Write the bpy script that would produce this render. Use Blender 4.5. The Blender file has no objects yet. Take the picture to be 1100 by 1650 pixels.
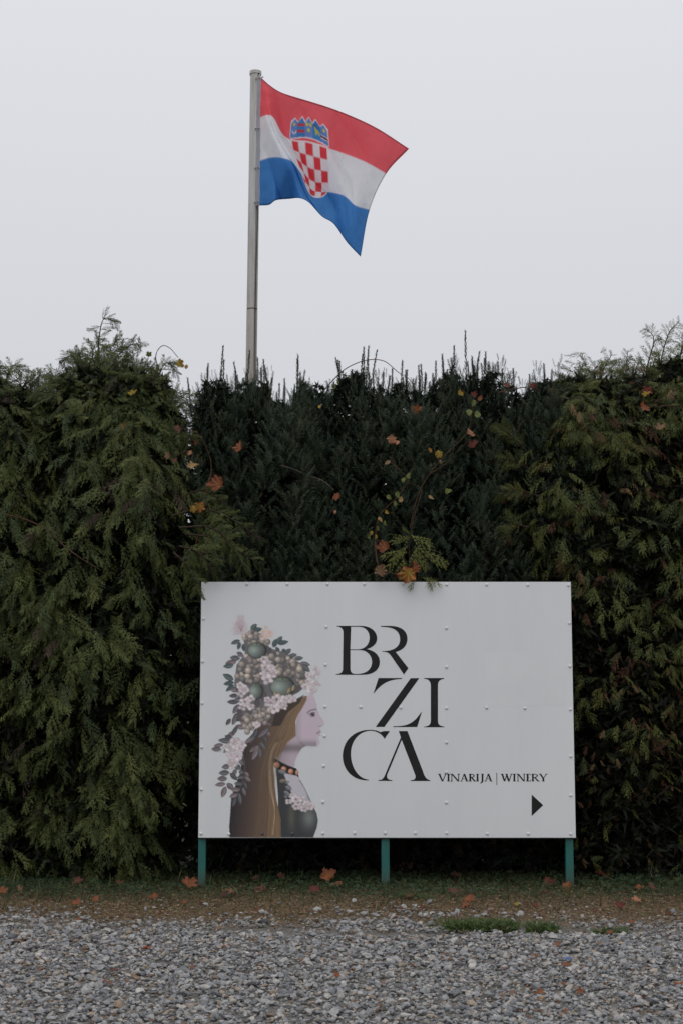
import bpy, math, random
import numpy as np
from mathutils import Vector, Matrix
from mathutils.geometry import tessellate_polygon

random.seed(7)
rng = np.random.default_rng(7)
R = math.radians
scene = bpy.context.scene
col = scene.collection

# ------------------------------------------------------------------ camera
CAM = np.array([0.0, 0.0, 1.57])
PITCH = R(7.05)
FPX = 2290.0
cd = bpy.data.cameras.new('camera')
cd.lens = 50.0
cd.sensor_width = 36.0
cd.sensor_fit = 'AUTO'
cd.clip_end = 3000
cd.dof.use_dof = True
cd.dof.focus_distance = 11.8
cd.dof.aperture_fstop = 5.6
cam = bpy.data.objects.new('camera', cd)
col.objects.link(cam)
cam.location = CAM
cam.rotation_euler = (math.pi / 2 + PITCH, 0, 0)
scene.camera = cam

# ------------------------------------------------------------------ sky and light
SUN_EL, SUN_ROT = R(58), R(200)
w = bpy.data.worlds.new('World')
scene.world = w
w.use_nodes = True
nt = w.node_tree
nt.nodes.clear()
o_ = nt.nodes.new('ShaderNodeOutputWorld')
bg = nt.nodes.new('ShaderNodeBackground')
bg.inputs['Strength'].default_value = 0.10
sky = nt.nodes.new('ShaderNodeTexSky')
sky.sky_type = 'NISHITA'
sky.sun_disc = False
sky.sun_elevation = SUN_EL
sky.sun_rotation = SUN_ROT
sky.dust_density = 4.0
tcw = nt.nodes.new('ShaderNodeTexCoord')
sepw = nt.nodes.new('ShaderNodeSeparateXYZ')
rampw = nt.nodes.new('ShaderNodeMapRange')
rampw.inputs[1].default_value = 0.0
rampw.inputs[2].default_value = 1.0
rampw.inputs[3].default_value = 6.0
rampw.inputs[4].default_value = 10.3
tint = nt.nodes.new('ShaderNodeVectorMath')
tint.operation = 'SCALE'
tint.inputs[0].default_value = (0.97, 0.986, 1.036)
mixw = nt.nodes.new('ShaderNodeMix')
mixw.data_type = 'RGBA'
mixw.inputs['Factor'].default_value = 0.95
L = nt.links.new
L(tcw.outputs['Generated'], sepw.inputs[0])
L(sepw.outputs['Z'], rampw.inputs[0])
L(rampw.outputs[0], tint.inputs['Scale'])
L(sky.outputs[0], mixw.inputs['A'])
L(tint.outputs[0], mixw.inputs['B'])
L(mixw.outputs['Result'], bg.inputs[0])
L(bg.outputs[0], o_.inputs[0])

sd = bpy.data.lights.new('sun', 'SUN')
sd.energy = 0.6
sd.angle = R(50)
sd.color = (1.0, 0.97, 0.93)
sun = bpy.data.objects.new('sun', sd)
col.objects.link(sun)
sun.location = (0, 0, 20)
# the light comes from above, behind the camera
sdir = Vector((math.sin(SUN_ROT) * math.cos(SUN_EL), math.cos(SUN_ROT) * math.cos(SUN_EL), math.sin(SUN_EL)))
sun.rotation_euler = sdir.to_track_quat('Z', 'Y').to_euler()

vs = scene.view_settings
vs.view_transform = 'Standard'
vs.look = 'None'
vs.exposure = 0.0
vs.gamma = 1.0
vs.use_curve_mapping = False

# ------------------------------------------------------------------ helpers
FW = np.array([0, math.cos(PITCH), math.sin(PITCH)])
UP = np.array([0, -math.sin(PITCH), math.cos(PITCH)])


def ray(px, py):
    return np.array([1.0, 0, 0]) * ((px - 550) / FPX) + UP * ((825 - py) / FPX) + FW


def at(px, py, Y):
    d = ray(px, py)
    return CAM + d * ((Y - CAM[1]) / d[1])


def ground_at(px, py, z=0.0):
    d = ray(px, py)
    return CAM + d * ((z - CAM[2]) / d[2])


def project(P):
    P = np.asarray(P) - CAM
    dep = P @ FW
    return 550 + FPX * P[..., 0] / dep, 825 - FPX * (P @ UP) / dep


def lin(c):
    c = np.asarray(c, float)
    c = c / 255.0
    return np.where(c <= 0.04045, c / 12.92, ((c + 0.055) / 1.055) ** 2.4)


def make_mesh(name, V, F, C=None, smooth=False):
    V = np.asarray(V, np.float32).reshape(-1, 3)
    F = np.asarray(F, np.int32)
    me = bpy.data.meshes.new(name)
    k = F.shape[1]
    me.vertices.add(len(V))
    me.vertices.foreach_set('co', V.ravel())
    me.loops.add(F.size)
    me.loops.foreach_set('vertex_index', F.ravel())
    me.polygons.add(len(F))
    me.polygons.foreach_set('loop_start', np.arange(0, F.size, k, dtype=np.int32))
    me.polygons.foreach_set('use_smooth', np.full(len(F), bool(smooth)))
    me.update(calc_edges=True)
    if C is not None:
        C = np.asarray(C, np.float32)
        if C.shape[1] == 3:
            C = np.concatenate([C, np.ones((len(C), 1), np.float32)], 1)
        a = me.color_attributes.new('Col', 'FLOAT_COLOR', 'POINT')
        a.data.foreach_set('color', C.ravel())
    return me


def link(name, me, mat=None, parent=None, kind=None, loc=None):
    o = bpy.data.objects.new(name, me)
    col.objects.link(o)
    if mat is not None and len(me.materials) == 0:
        me.materials.append(mat)
    if parent is not None:
        o.parent = parent
    if kind:
        o['kind'] = kind
    if loc is not None:
        o.location = loc
    return o


def tag(o, label, cat, group=None):
    o['label'] = label
    o['category'] = cat
    if group:
        o['group'] = group
    return o


def thing(name, label, cat, loc=(0, 0, 0), group=None):
    o = bpy.data.objects.new(name, None)
    o.empty_display_size = 0.1
    col.objects.link(o)
    o.location = [float(v) for v in loc]
    return tag(o, label, cat, group)


class MB:
    """collects triangles and quads (split) with colours"""
    def __init__(s):
        s.v, s.f, s.c, s.n = [], [], [], 0

    def add(s, V, F, c=(0.5, 0.5, 0.5)):
        V = np.asarray(V, float).reshape(-1, 3)
        F = np.asarray(F, int)
        if F.shape[1] == 4:
            F = np.concatenate([F[:, [0, 1, 2]], F[:, [0, 2, 3]]])
        s.v.append(V)
        s.f.append(F + s.n)
        c = np.asarray(c, float)
        s.c.append(np.broadcast_to(c, (len(V), 3)) if c.ndim == 1 else c)
        s.n += len(V)

    def box(s, lo, hi, c=(0.5, 0.5, 0.5), bev=0.0):
        x0, y0, z0 = lo
        x1, y1, z1 = hi
        V = [(x, y, z) for x in (x0, x1) for y in (y0, y1) for z in (z0, z1)]
        F = [(0, 1, 3, 2), (4, 6, 7, 5), (0, 4, 5, 1), (2, 3, 7, 6), (0, 2, 6, 4), (1, 5, 7, 3)]
        s.add(V, F, c)

    def tube(s, pts, rad, n=6, c=(0.5, 0.5, 0.5), cap=True):
        pts = np.asarray(pts, float)
        m = len(pts)
        rad = np.broadcast_to(np.asarray(rad, float), (m,))
        T = np.gradient(pts, axis=0)
        T /= np.linalg.norm(T, axis=1, keepdims=True) + 1e-9
        V = []
        for i in range(m):
            ref = np.array([0, 0, 1.0]) if abs(T[i, 2]) < 0.9 else np.array([1.0, 0, 0])
            a = np.cross(T[i], ref)
            a /= np.linalg.norm(a)
            b = np.cross(T[i], a)
            for k in range(n):
                t = 2 * math.pi * k / n
                V.append(pts[i] + rad[i] * (math.cos(t) * a + math.sin(t) * b))
        F = []
        for i in range(m - 1):
            for k in range(n):
                F.append((i * n + k, i * n + (k + 1) % n, (i + 1) * n + (k + 1) % n, (i + 1) * n + k))
        s.add(V, F, c)
        if cap:
            V2 = V[-n:] + [pts[-1]]
            s.add(V2, [(k, (k + 1) % n, n) for k in range(n)], c)

    def mesh(s, name, smooth=False):
        return make_mesh(name, np.concatenate(s.v), np.concatenate(s.f), np.concatenate(s.c), smooth)


def spline(pts, n=24):
    """Catmull-Rom through the points"""
    P = np.asarray(pts, float)
    P = np.concatenate([[2 * P[0] - P[1]], P, [2 * P[-1] - P[-2]]])
    segs = len(P) - 3
    out = []
    for t in np.linspace(0, segs - 1e-6, n):
        i = int(t)
        u = t - i
        p0, p1, p2, p3 = P[i:i + 4]
        out.append(0.5 * (2 * p1 + (p2 - p0) * u + (2 * p0 - 5 * p1 + 4 * p2 - p3) * u * u + (3 * p1 - p0 - 3 * p2 + p3) * u ** 3))
    return np.array(out)


# ------------------------------------------------------------------ materials
def new_mat(name):
    m = bpy.data.materials.new(name)
    m.use_nodes = True
    n = m.node_tree
    b = n.nodes['Principled BSDF']
    return m, n, b


def noise(n, scale, detail=4, rough=0.6, coord='Object', stretch=None):
    tc = n.nodes.new('ShaderNodeTexCoord')
    t = n.nodes.new('ShaderNodeTexNoise')
    t.inputs['Scale'].default_value = scale
    t.inputs['Detail'].default_value = detail
    t.inputs['Roughness'].default_value = rough
    if stretch:
        mp = n.nodes.new('ShaderNodeMapping')
        mp.inputs['Scale'].default_value = stretch
        n.links.new(tc.outputs[coord], mp.inputs[0])
        n.links.new(mp.outputs[0], t.inputs['Vector'])
    else:
        n.links.new(tc.outputs[coord], t.inputs['Vector'])
    return t


def ramp(n, src, stops):
    r = n.nodes.new('ShaderNodeValToRGB')
    e = r.color_ramp.elements
    while len(e) < len(stops):
        e.new(0.5)
    for i, (p, c) in enumerate(stops):
        e[i].position = p
        e[i].color = (c[0], c[1], c[2], 1) if not np.isscalar(c) else (c, c, c, 1)
    n.links.new(src, r.inputs[0])
    return r


def mix_rgb(n, fac, a, b, mode='MIX'):
    m = n.nodes.new('ShaderNodeMix')
    m.data_type = 'RGBA'
    m.blend_type = mode
    for key, v in (('Factor', fac), ('A', a), ('B', b)):
        if hasattr(v, 'node'):
            n.links.new(v, m.inputs[key])
        elif np.isscalar(v):
            m.inputs[key].default_value = v
        else:
            m.inputs[key].default_value = (*v, 1)
    return m.outputs['Result']


def bump(n, b, h, strength=0.3, dist=0.01):
    bp = n.nodes.new('ShaderNodeBump')
    bp.inputs['Strength'].default_value = strength
    bp.inputs['Distance'].default_value = dist
    n.links.new(h, bp.inputs['Height'])
    n.links.new(bp.outputs[0], b.inputs['Normal'])


def attr_mat(name, rough=0.6, spec=0.3, transl=0.0, nscale=40, namt=0.25):
    """surface whose own colour is stored per vertex (attribute Col) with a little noise"""
    m, n, b = new_mat(name)
    a = n.nodes.new('ShaderNodeAttribute')
    a.attribute_name = 'Col'
    t = noise(n, nscale)
    r = ramp(n, t.outputs['Fac'], [(0.3, 1 - namt), (0.7, 1 + namt)])
    c = mix_rgb(n, 1.0, a.outputs['Color'], r.outputs[0], 'MULTIPLY')
    n.links.new(c, b.inputs['Base Color'])
    b.inputs['Roughness'].default_value = rough
    b.inputs['Specular IOR Level'].default_value = spec
    if transl > 0:
        tr = n.nodes.new('ShaderNodeBsdfTranslucent')
        n.links.new(c, tr.inputs['Color'])
        ms = n.nodes.new('ShaderNodeMixShader')
        ms.inputs[0].default_value = transl
        out = n.nodes['Material Output']
        n.links.new(b.outputs[0], ms.inputs[1])
        n.links.new(tr.outputs[0], ms.inputs[2])
        n.links.new(ms.outputs[0], out.inputs[0])
    return m


M_FOL = attr_mat('foliage', 0.6, 0.2, 0.22, 30, 0.3)
M_LEAF = attr_mat('autumn_leaf', 0.55, 0.3, 0.25, 60, 0.35)
M_BARK = attr_mat('bark', 0.9, 0.1, 0, 30, 0.4)
M_GRASS = attr_mat('grass', 0.6, 0.2, 0.2, 20, 0.3)
M_LITTER = attr_mat('litter', 0.9, 0.1, 0, 20, 0.3)

# gravel
M_GRAVEL, n, b = new_mat('gravel_stone')
gi = n.nodes.new('ShaderNodeNewGeometry')
r1 = ramp(n, gi.outputs['Random Per Island'], [
    (0.0, (0.12, 0.122, 0.13)), (0.15, (0.195, 0.198, 0.205)), (0.45, (0.265, 0.266, 0.27)), (0.70, (0.32, 0.316, 0.31)),
    (0.85, (0.385, 0.368, 0.34)), (0.91, (0.34, 0.275, 0.205)), (0.95, (0.15, 0.09, 0.06)), (1.0, (0.50, 0.48, 0.45))])
t = noise(n, 60, 5, 0.65)
r2 = ramp(n, t.outputs['Fac'], [(0.3, 0.65), (0.7, 1.3)])
n.links.new(mix_rgb(n, 1.0, r1.outputs[0], r2.outputs[0], 'MULTIPLY'), b.inputs['Base Color'])
b.inputs['Roughness'].default_value = 0.75
b.inputs['Specular IOR Level'].default_value = 0.25

# ground: moss and litter by the hedge, grit further out
M_GROUND, n, b = new_mat('ground')
tc = n.nodes.new('ShaderNodeTexCoord')
sp = n.nodes.new('ShaderNodeSeparateXYZ')
n.links.new(tc.outputs['Object'], sp.inputs[0])
tn = noise(n, 1.6, 6, 0.65)
ad = n.nodes.new('ShaderNodeMath')
ad.operation = 'MULTIPLY_ADD'
ad.inputs[1].default_value = 1.3
n.links.new(tn.outputs['Fac'], ad.inputs[0])
n.links.new(sp.outputs['Y'], ad.inputs[2])
zone = n.nodes.new('ShaderNodeMapRange')
zone.inputs[1].default_value = 10.1
zone.inputs[2].default_value = 10.8
n.links.new(ad.outputs[0], zone.inputs[0])
zone2 = n.nodes.new('ShaderNodeMapRange')
zone2.inputs[1].default_value = 11.2
zone2.inputs[2].default_value = 12.2
n.links.new(ad.outputs[0], zone2.inputs[0])
tf = noise(n, 45, 6, 0.7)
grit = ramp(n, tf.outputs['Fac'], [(0.3, (0.08, 0.076, 0.07)), (0.6, (0.21, 0.205, 0.195)), (0.8, (0.34, 0.33, 0.31))])
dead = ramp(n, tf.outputs['Fac'], [(0.3, (0.075, 0.052, 0.032)), (0.6, (0.19, 0.138, 0.085)), (0.8, (0.31, 0.235, 0.155))])
moss = ramp(n, tf.outputs['Fac'], [(0.3, (0.02, 0.022, 0.012)), (0.6, (0.05, 0.05, 0.026)), (0.8, (0.085, 0.075, 0.045))])
c1 = mix_rgb(n, zone.outputs[0], grit.outputs[0], dead.outputs[0])
c2 = mix_rgb(n, zone2.outputs[0], c1, moss.outputs[0])
n.links.new(c2, b.inputs['Base Color'])
b.inputs['Roughness'].default_value = 0.95
b.inputs['Specular IOR Level'].default_value = 0.1
bump(n, b, tf.outputs['Fac'], 0.6, 0.02)

# sign
M_PANEL, n, b = new_mat('white_sheet_metal')
t = noise(n, 1.2, 5, 0.6, stretch=(1, 1, 0.35))
r = ramp(n, t.outputs['Fac'], [(0.3, (0.728, 0.746, 0.762)), (0.7, (0.777, 0.792, 0.804))])
ts = noise(n, 9, 5, 0.7, stretch=(1, 1, 0.04))
sr_ = ramp(n, ts.outputs['Fac'], [(0.35, 0.985), (0.6, 1.0)])
t2 = noise(n, 34, 3, 0.7)
sp2 = ramp(n, t2.outputs['Fac'], [(0.70, 1.0), (0.78, 0.86)])
pc_ = mix_rgb(n, 1.0, mix_rgb(n, 1.0, r.outputs[0], sp2.outputs[0], 'MULTIPLY'), sr_.outputs[0], 'MULTIPLY')
n.links.new(pc_, b.inputs['Base Color'])
b.inputs['Roughness'].default_value = 0.45
b.inputs['Specular IOR Level'].default_value = 0.35
t3 = noise(n, 1.0, 2, 0.5)
bump(n, b, t3.outputs['Fac'], 0.15, 0.02)
M_PRINT, n, b = new_mat('black_vinyl')
t = noise(n, 6)
n.links.new(ramp(n, t.outputs['Fac'], [(0.3, (0.016, 0.015, 0.016)), (0.7, (0.024, 0.023, 0.025))]).outputs[0], b.inputs['Base Color'])
b.inputs['Roughness'].default_value = 0.5
b.inputs['Specular IOR Level'].default_value = 0.2
M_ART, n, b = new_mat('printed_picture')
a = n.nodes.new('ShaderNodeAttribute')
a.attribute_name = 'Col'
n.links.new(a.outputs['Color'], b.inputs['Base Color'])
b.inputs['Roughness'].default_value = 0.45
b.inputs['Specular IOR Level'].default_value = 0.35
M_GREEN, n, b = new_mat('green_painted_steel')
t = noise(n, 9, 5, 0.7, stretch=(1, 1, 0.3))
tc = n.nodes.new('ShaderNodeTexCoord')
sp = n.nodes.new('ShaderNodeSeparateXYZ')
n.links.new(tc.outputs['Object'], sp.inputs[0])
tg = noise(n, 30, 5, 0.7)
mg = n.nodes.new('ShaderNodeMath')
mg.operation = 'MULTIPLY_ADD'
mg.inputs[1].default_value = 0.28
n.links.new(tg.outputs['Fac'], mg.inputs[0])
n.links.new(sp.outputs['Z'], mg.inputs[2])
gr = n.nodes.new('ShaderNodeMapRange')      # mud splashed on the foot
gr.inputs[1].default_value = 0.30
gr.inputs[2].default_value = 0.14
gr.inputs[4].default_value = 0.7
n.links.new(mg.outputs[0], gr.inputs[0])
gcol = ramp(n, t.outputs['Fac'], [(0.3, (0.012, 0.105, 0.09)), (0.7, (0.022, 0.15, 0.13))])
n.links.new(mix_rgb(n, gr.outputs[0], gcol.outputs[0], (0.075, 0.06, 0.04)), b.inputs['Base Color'])
b.inputs['Roughness'].default_value = 0.5
M_BLACK, n, b = new_mat('black_frame_steel')
t = noise(n, 9, 5, 0.7)
n.links.new(ramp(n, t.outputs['Fac'], [(0.3, (0.012, 0.012, 0.013)), (0.7, (0.025, 0.024, 0.024))]).outputs[0], b.inputs['Base Color'])
b.inputs['Roughness'].default_value = 0.6
M_RIVET, n, b = new_mat('white_rivet')
t = noise(n, 30)
n.links.new(ramp(n, t.outputs['Fac'], [(0.3, (0.6, 0.61, 0.62)), (0.7, (0.72, 0.72, 0.73))]).outputs[0], b.inputs['Base Color'])
b.inputs['Roughness'].default_value = 0.35

M_BARE, n, b = new_mat('dull_rivet')
t = noise(n, 30)
n.links.new(ramp(n, t.outputs['Fac'], [(0.3, (0.05, 0.045, 0.045)), (0.7, (0.10, 0.09, 0.085))]).outputs[0], b.inputs['Base Color'])
b.inputs['Roughness'].default_value = 0.4

# flagpole and flag
M_POLE, n, b = new_mat('weathered_aluminium')
t = noise(n, 22, 6, 0.7, stretch=(1, 1, 0.06))
r = ramp(n, t.outputs['Fac'], [(0.3, (0.36, 0.34, 0.31)), (0.5, (0.52, 0.51, 0.49)), (0.72, (0.64, 0.64, 0.64))])
tc = n.nodes.new('ShaderNodeTexCoord')
sp = n.nodes.new('ShaderNodeSeparateXYZ')
n.links.new(tc.outputs['Object'], sp.inputs[0])
mr = n.nodes.new('ShaderNodeMapRange')   # the lower length has gone brown with lichen
mr.inputs[1].default_value = 6.6
mr.inputs[2].default_value = 4.6
mr.inputs[3].default_value = 0.0
mr.inputs[4].default_value = 0.6
n.links.new(sp.outputs['Z'], mr.inputs[0])
tr2 = noise(n, 16, 5, 0.7, stretch=(1, 1, 0.12))
rr2 = ramp(n, tr2.outputs['Fac'], [(0.50, 0.0), (0.62, 1.0)])
mul = n.nodes.new('ShaderNodeMath')
mul.operation = 'MULTIPLY'
n.links.new(rr2.outputs[0], mul.inputs[0])
n.links.new(mr.outputs[0], mul.inputs[1])
pcol = mix_rgb(n, mr.outputs[0], r.outputs[0], (0.30, 0.25, 0.19))
n.links.new(mix_rgb(n, mul.outputs[0], pcol, (0.15, 0.085, 0.05)), b.inputs['Base Color'])
b.inputs['Metallic'].default_value = 0.15
b.inputs['Roughness'].default_value = 0.6
M_RUST, n, b = new_mat('rusty_band')
t = noise(n, 60)
n.links.new(ramp(n, t.outputs['Fac'], [(0.3, (0.05, 0.03, 0.02)), (0.7, (0.13, 0.07, 0.04))]).outputs[0], b.inputs['Base Color'])
b.inputs['Roughness'].default_value = 0.9
M_FLAG, n, b = new_mat('flag_cloth')
a = n.nodes.new('ShaderNodeAttribute')
a.attribute_name = 'Col'
n.links.new(a.outputs['Color'], b.inputs['Base Color'])
b.inputs['Roughness'].default_value = 0.7
b.inputs['Specular IOR Level'].default_value = 0.15
t = noise(n, 4.5, 4, 0.55, stretch=(1.7, 1, 0.6))
bump(n, b, t.outputs['Fac'], 0.8, 0.05)
tr = n.nodes.new('ShaderNodeBsdfTranslucent')
n.links.new(a.outputs['Color'], tr.inputs['Color'])
ms = n.nodes.new('ShaderNodeMixShader')
ms.inputs[0].default_value = 0.45
n.links.new(b.outputs[0], ms.inputs[1])
n.links.new(tr.outputs[0], ms.inputs[2])
n.links.new(ms.outputs[0], n.nodes['Material Output'].inputs[0])

# ------------------------------------------------------------------ ground sheet
gm = make_mesh('ground', [(-600, -600, 0), (600, -600, 0), (600, 1200, 0), (-600, 1200, 0)], [(0, 1, 2, 3)])
link('ground', gm, M_GROUND, kind='structure')


# ------------------------------------------------------------------ instancing geometry into one mesh
def frames(axis, normal):
    """rotation matrices whose Y column is axis and Z column is close to normal"""
    a = axis / np.linalg.norm(axis, axis=1, keepdims=True)
    x = np.cross(a, normal)
    x /= np.linalg.norm(x, axis=1, keepdims=True) + 1e-9
    z = np.cross(x, a)
    return np.stack([x, a, z], axis=2)


def scatter(protos, which, M, T, cols=None):
    """protos: list of (V,F,C); returns V,F,C of all copies together"""
    Vs, Fs, Cs, off = [], [], [], 0
    for k, (V, F, C) in enumerate(protos):
        idx = np.where(which == k)[0]
        if len(idx) == 0:
            continue
        P = np.einsum('nij,kj->nki', M[idx], V) + T[idx][:, None, :]
        nv = len(V)
        FF = F[None] + (np.arange(len(idx)) * nv)[:, None, None] + off
        if cols is not None:
            CC = C[None] * cols[idx][:, None, :]
        else:
            CC = np.broadcast_to(C[None], (len(idx), nv, 3))
        Vs.append(P.reshape(-1, 3))
        Fs.append(FF.reshape(-1, 3))
        Cs.append(CC.reshape(-1, 3))
        off += nv * len(idx)
    return np.concatenate(Vs), np.concatenate(Fs), np.concatenate(Cs)


def rand_unit(nn):
    v = rng.normal(size=(nn, 3))
    return v / np.linalg.norm(v, axis=1, keepdims=True)


# ------------------------------------------------------------------ gravel (stuff)
def stone_proto(r_):
    # squashed irregular octahedron-like pebble with cut corners (20 triangles)
    p = (1 + 5 ** 0.5) / 2
    V = np.array([(-1, p, 0), (1, p, 0), (-1, -p, 0), (1, -p, 0), (0, -1, p), (0, 1, p), (0, -1, -p), (0, 1, -p),
                  (p, 0, -1), (p, 0, 1), (-p, 0, -1), (-p, 0, 1)], float) / 1.9
    F = np.array([(0, 11, 5), (0, 5, 1), (0, 1, 7), (0, 7, 10), (0, 10, 11), (1, 5, 9), (5, 11, 4), (11, 10, 2), (10, 7, 6), (7, 1, 8),
                  (3, 9, 4), (3, 4, 2), (3, 2, 6), (3, 6, 8), (3, 8, 9), (4, 9, 5), (2, 4, 11), (6, 2, 10), (8, 6, 7), (9, 8, 1)])
    V = V * (1 + r_.uniform(-0.32, 0.25, (12, 1)))
    V[:, 0] *= r_.uniform(0.9, 1.35)
    V[:, 2] *= r_.uniform(0.35, 0.65)
    return V, F, np.ones((12, 3))


protos = [stone_proto(np.random.default_rng(k)) for k in range(14)]


def gravel_edge(x):
    return 9.92 + 0.16 * np.sin(x * 2.1 + 0.6) + 0.12 * np.sin(x * 5.3) + 0.08 * np.sin(x * 11 + 2)


BARE = [(at_[0], at_[1], rx, ry) for at_, rx, ry in ((ground_at(640, 1508), 0.40, 0.10), (ground_at(800, 1488), 0.62, 0.22), (ground_at(940, 1502), 0.45, 0.12), (ground_at(430, 1500), 0.5, 0.12), (ground_at(260, 1478), 0.5, 0.16), (ground_at(520, 1480), 0.35, 0.12),
                                                     (ground_at(773, 1498), 0.24, 0.13), (ground_at(872, 1500), 0.13, 0.13), (ground_at(985, 1505), 0.12, 0.08), (ground_at(60, 1490), 0.3, 0.06))]
NS = 51000


def bare_ground(x, y):
    m = np.zeros(len(x), bool)
    for bx, by, rx, ry in BARE:
        m |= ((x - bx) / rx) ** 2 + ((y - by) / ry) ** 2 < 1 + 0.5 * np.sin(x * 23 + y * 11) + 0.3 * np.sin(x * 51 - y * 37)
    return m



gx = rng.uniform(-3.4, 3.4, NS)
gy = 6.2 + (10.75 - 6.2) * rng.uniform(0, 1, NS)
inview = np.abs(gx) < gy * 0.245 + 0.25
keep = inview | (rng.uniform(size=NS) < 0.22)
d = gravel_edge(gx) - gy
patch = np.sin(gx * 3.1 + 1.2 * np.sin(gy * 4)) + np.sin(gy * 5.2 + gx * 1.7)     # bare strips where grass litter lies
prob = np.clip(0.45 + d * 1.1, 0.025, 1)
near_edge = (gy > 9.1)
prob = np.where(bare_ground(gx, gy), 0.05, prob)
keep &= rng.uniform(size=NS) < prob
gx, gy = gx[keep], gy[keep]
N = len(gx)
size = np.clip(rng.lognormal(math.log(0.0102), 0.42, N), 0.005, 0.03)
Mx = frames(np.stack([rng.normal(size=N), rng.normal(size=N), rng.normal(size=N) * 0.35], 1),
            np.stack([rng.normal(size=N) * 0.35, rng.normal(size=N) * 0.35, np.ones(N)], 1)) * size[:, None, None]
T = np.stack([gx, gy, size * 0.35 + rng.uniform(0, 0.016, N)], 1)
V, F, C = scatter(protos, rng.integers(0, 14, N), Mx, T)
link('gravel', make_mesh('gravel', V, F), M_GRAVEL, kind='stuff')

# ------------------------------------------------------------------ needles and dry bits, grass and clover (stuff)
NL = 44000
lx = rng.uniform(-3.3, 3.3, NL)
ly = rng.normal(10.3, 0.6, NL)
nf = 2600
lx[:nf] = rng.uniform(-2.6, 2.6, nf)
ly[:nf] = 6.4 + 3.4 * rng.uniform(0, 1, nf)
far_ = np.arange(NL) < nf
sel = ((ly > 9.0) & (ly < 11.9)) | far_
d = ly - gravel_edge(lx)
patch = np.sin(lx * 3.1 + 1.2 * np.sin(ly * 4)) + np.sin(ly * 5.2 + lx * 1.7)
sel &= (rng.uniform(size=NL) < np.clip(0.75 + d * 2.2, 0.06, 1)) | (bare_ground(lx, ly) & (rng.uniform(size=NL) < 0.9)) | far_
lx, ly = lx[sel], ly[sel]
N = len(lx)
sl = np.where(ly < 9.3, rng.uniform(0.012, 0.034, N), rng.uniform(0.007, 0.028, N))
ax = np.stack([rng.normal(size=N), rng.normal(size=N), rng.normal(size=N) * 0.18], 1)
Mx = frames(ax, np.stack([rng.normal(size=N) * 0.4, rng.normal(size=N) * 0.4, np.ones(N)], 1)) * sl[:, None, None]
sliver = (np.array([(-0.16, -0.5, 0), (0.16, -0.4, 0.02), (0.1, 0.5, 0.03), (-0.12, 0.4, 0.1)]), np.array([(0, 1, 2), (0, 2, 3)]), np.ones((4, 3)))
base = np.array([(0.13, 0.092, 0.058), (0.18, 0.142, 0.092), (0.09, 0.062, 0.04), (0.10, 0.092, 0.05), (0.15, 0.08, 0.046)])
cc = base[rng.integers(0, 5, N)] * rng.uniform(0.7, 1.75, (N, 1))
V, F, C = scatter([sliver], np.zeros(N, int), Mx, np.stack([lx, ly, rng.uniform(0.006, 0.022, N) + np.where(ly < 9.9, 0.012, 0)], 1), cc)
link('needle_litter', make_mesh('needle_litter', V, F, C), M_LITTER, kind='stuff')

blade = (np.array([(-0.04, 0, 0), (0.04, 0, 0), (0.035, 0.5, 0.05), (-0.035, 0.5, 0.05), (0.0, 1.0, 0.28)]),
         np.array([(0, 1, 2), (0, 2, 3), (3, 2, 4)]), np.ones((5, 3)))


def grass_blades(px_, py_, hgt, spread, cols):
    N = len(px_)
    ax = np.stack([rng.normal(size=N) * spread, rng.normal(size=N) * spread, np.ones(N)], 1)
    Mx = frames(ax, rand_unit(N)) * hgt[:, None, None]
    return scatter([blade], np.zeros(N, int), Mx, np.stack([px_, py_, np.zeros(N)], 1), cols)


NG = 30000
x = rng.uniform(-3.4, 3.4, NG)
y = rng.uniform(9.8, 12.5, NG)
dens = 0.5 + 0.5 * np.sin(x * 4.0 + np.sin(y * 3) * 2) * np.sin(y * 4.5 + x)
fall = np.clip((y - 10.05) / 1.0, 0.03, 1)
sel = rng.uniform(size=NG) < fall * (0.35 + 0.65 * dens)
x, y = x[sel], y[sel]
N = len(x)
h = rng.uniform(0.02, 0.055, N) * np.where(rng.uniform(size=N) < 0.04, 2.3, 1)
gc = np.array([(0.066, 0.088, 0.030), (0.05, 0.074, 0.032), (0.11, 0.105, 0.046), (0.17, 0.14, 0.075)])[rng.choice(4, N, p=[.36, .34, .18, .12])]
V, F, C = grass_blades(x, y, h, 0.55, gc * rng.uniform(0.7, 1.3, (N, 1)))
link('grass', make_mesh('grass', V, F, C), M_GRASS, kind='stuff')

# clover: three little round leaflets on a low stalk
tv, tf_ = [(0, 0, 0)], []
for k in range(3):
    a0 = k * 2.094
    for da, rr in ((-0.55, 0.75), (-0.25, 1.05), (0.25, 1.05), (0.55, 0.75)):
        tv.append((math.cos(a0 + da) * rr, math.sin(a0 + da) * rr, 0.12 * abs(da)))
    s0 = 1 + 4 * k
    tf_ += [(0, s0, s0 + 1), (0, s0 + 1, s0 + 2), (0, s0 + 2, s0 + 3)]
trefoil = (np.array(tv, float), np.array(tf_), np.ones((13, 3)))
NC = 15000
x = rng.uniform(-3.4, 3.4, NC)
y = rng.uniform(10.6, 12.3, NC)
dens = 0.5 + 0.5 * np.sin(x * 2.6 + 1.0 + np.sin(y * 2.2))
sel = rng.uniform(size=NC) < np.clip((y - 10.7) / 0.6, 0.03, 1) * (0.3 + 0.7 * dens)
x, y = x[sel], y[sel]
N = len(x)
Mx = frames(rand_unit(N) * np.array([1, 1, 0.3]), np.stack([rng.normal(size=N) * 0.35, rng.normal(size=N) * 0.35 - 0.25, np.ones(N)], 1)) * rng.uniform(0.009, 0.019, N)[:, None, None]
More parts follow.
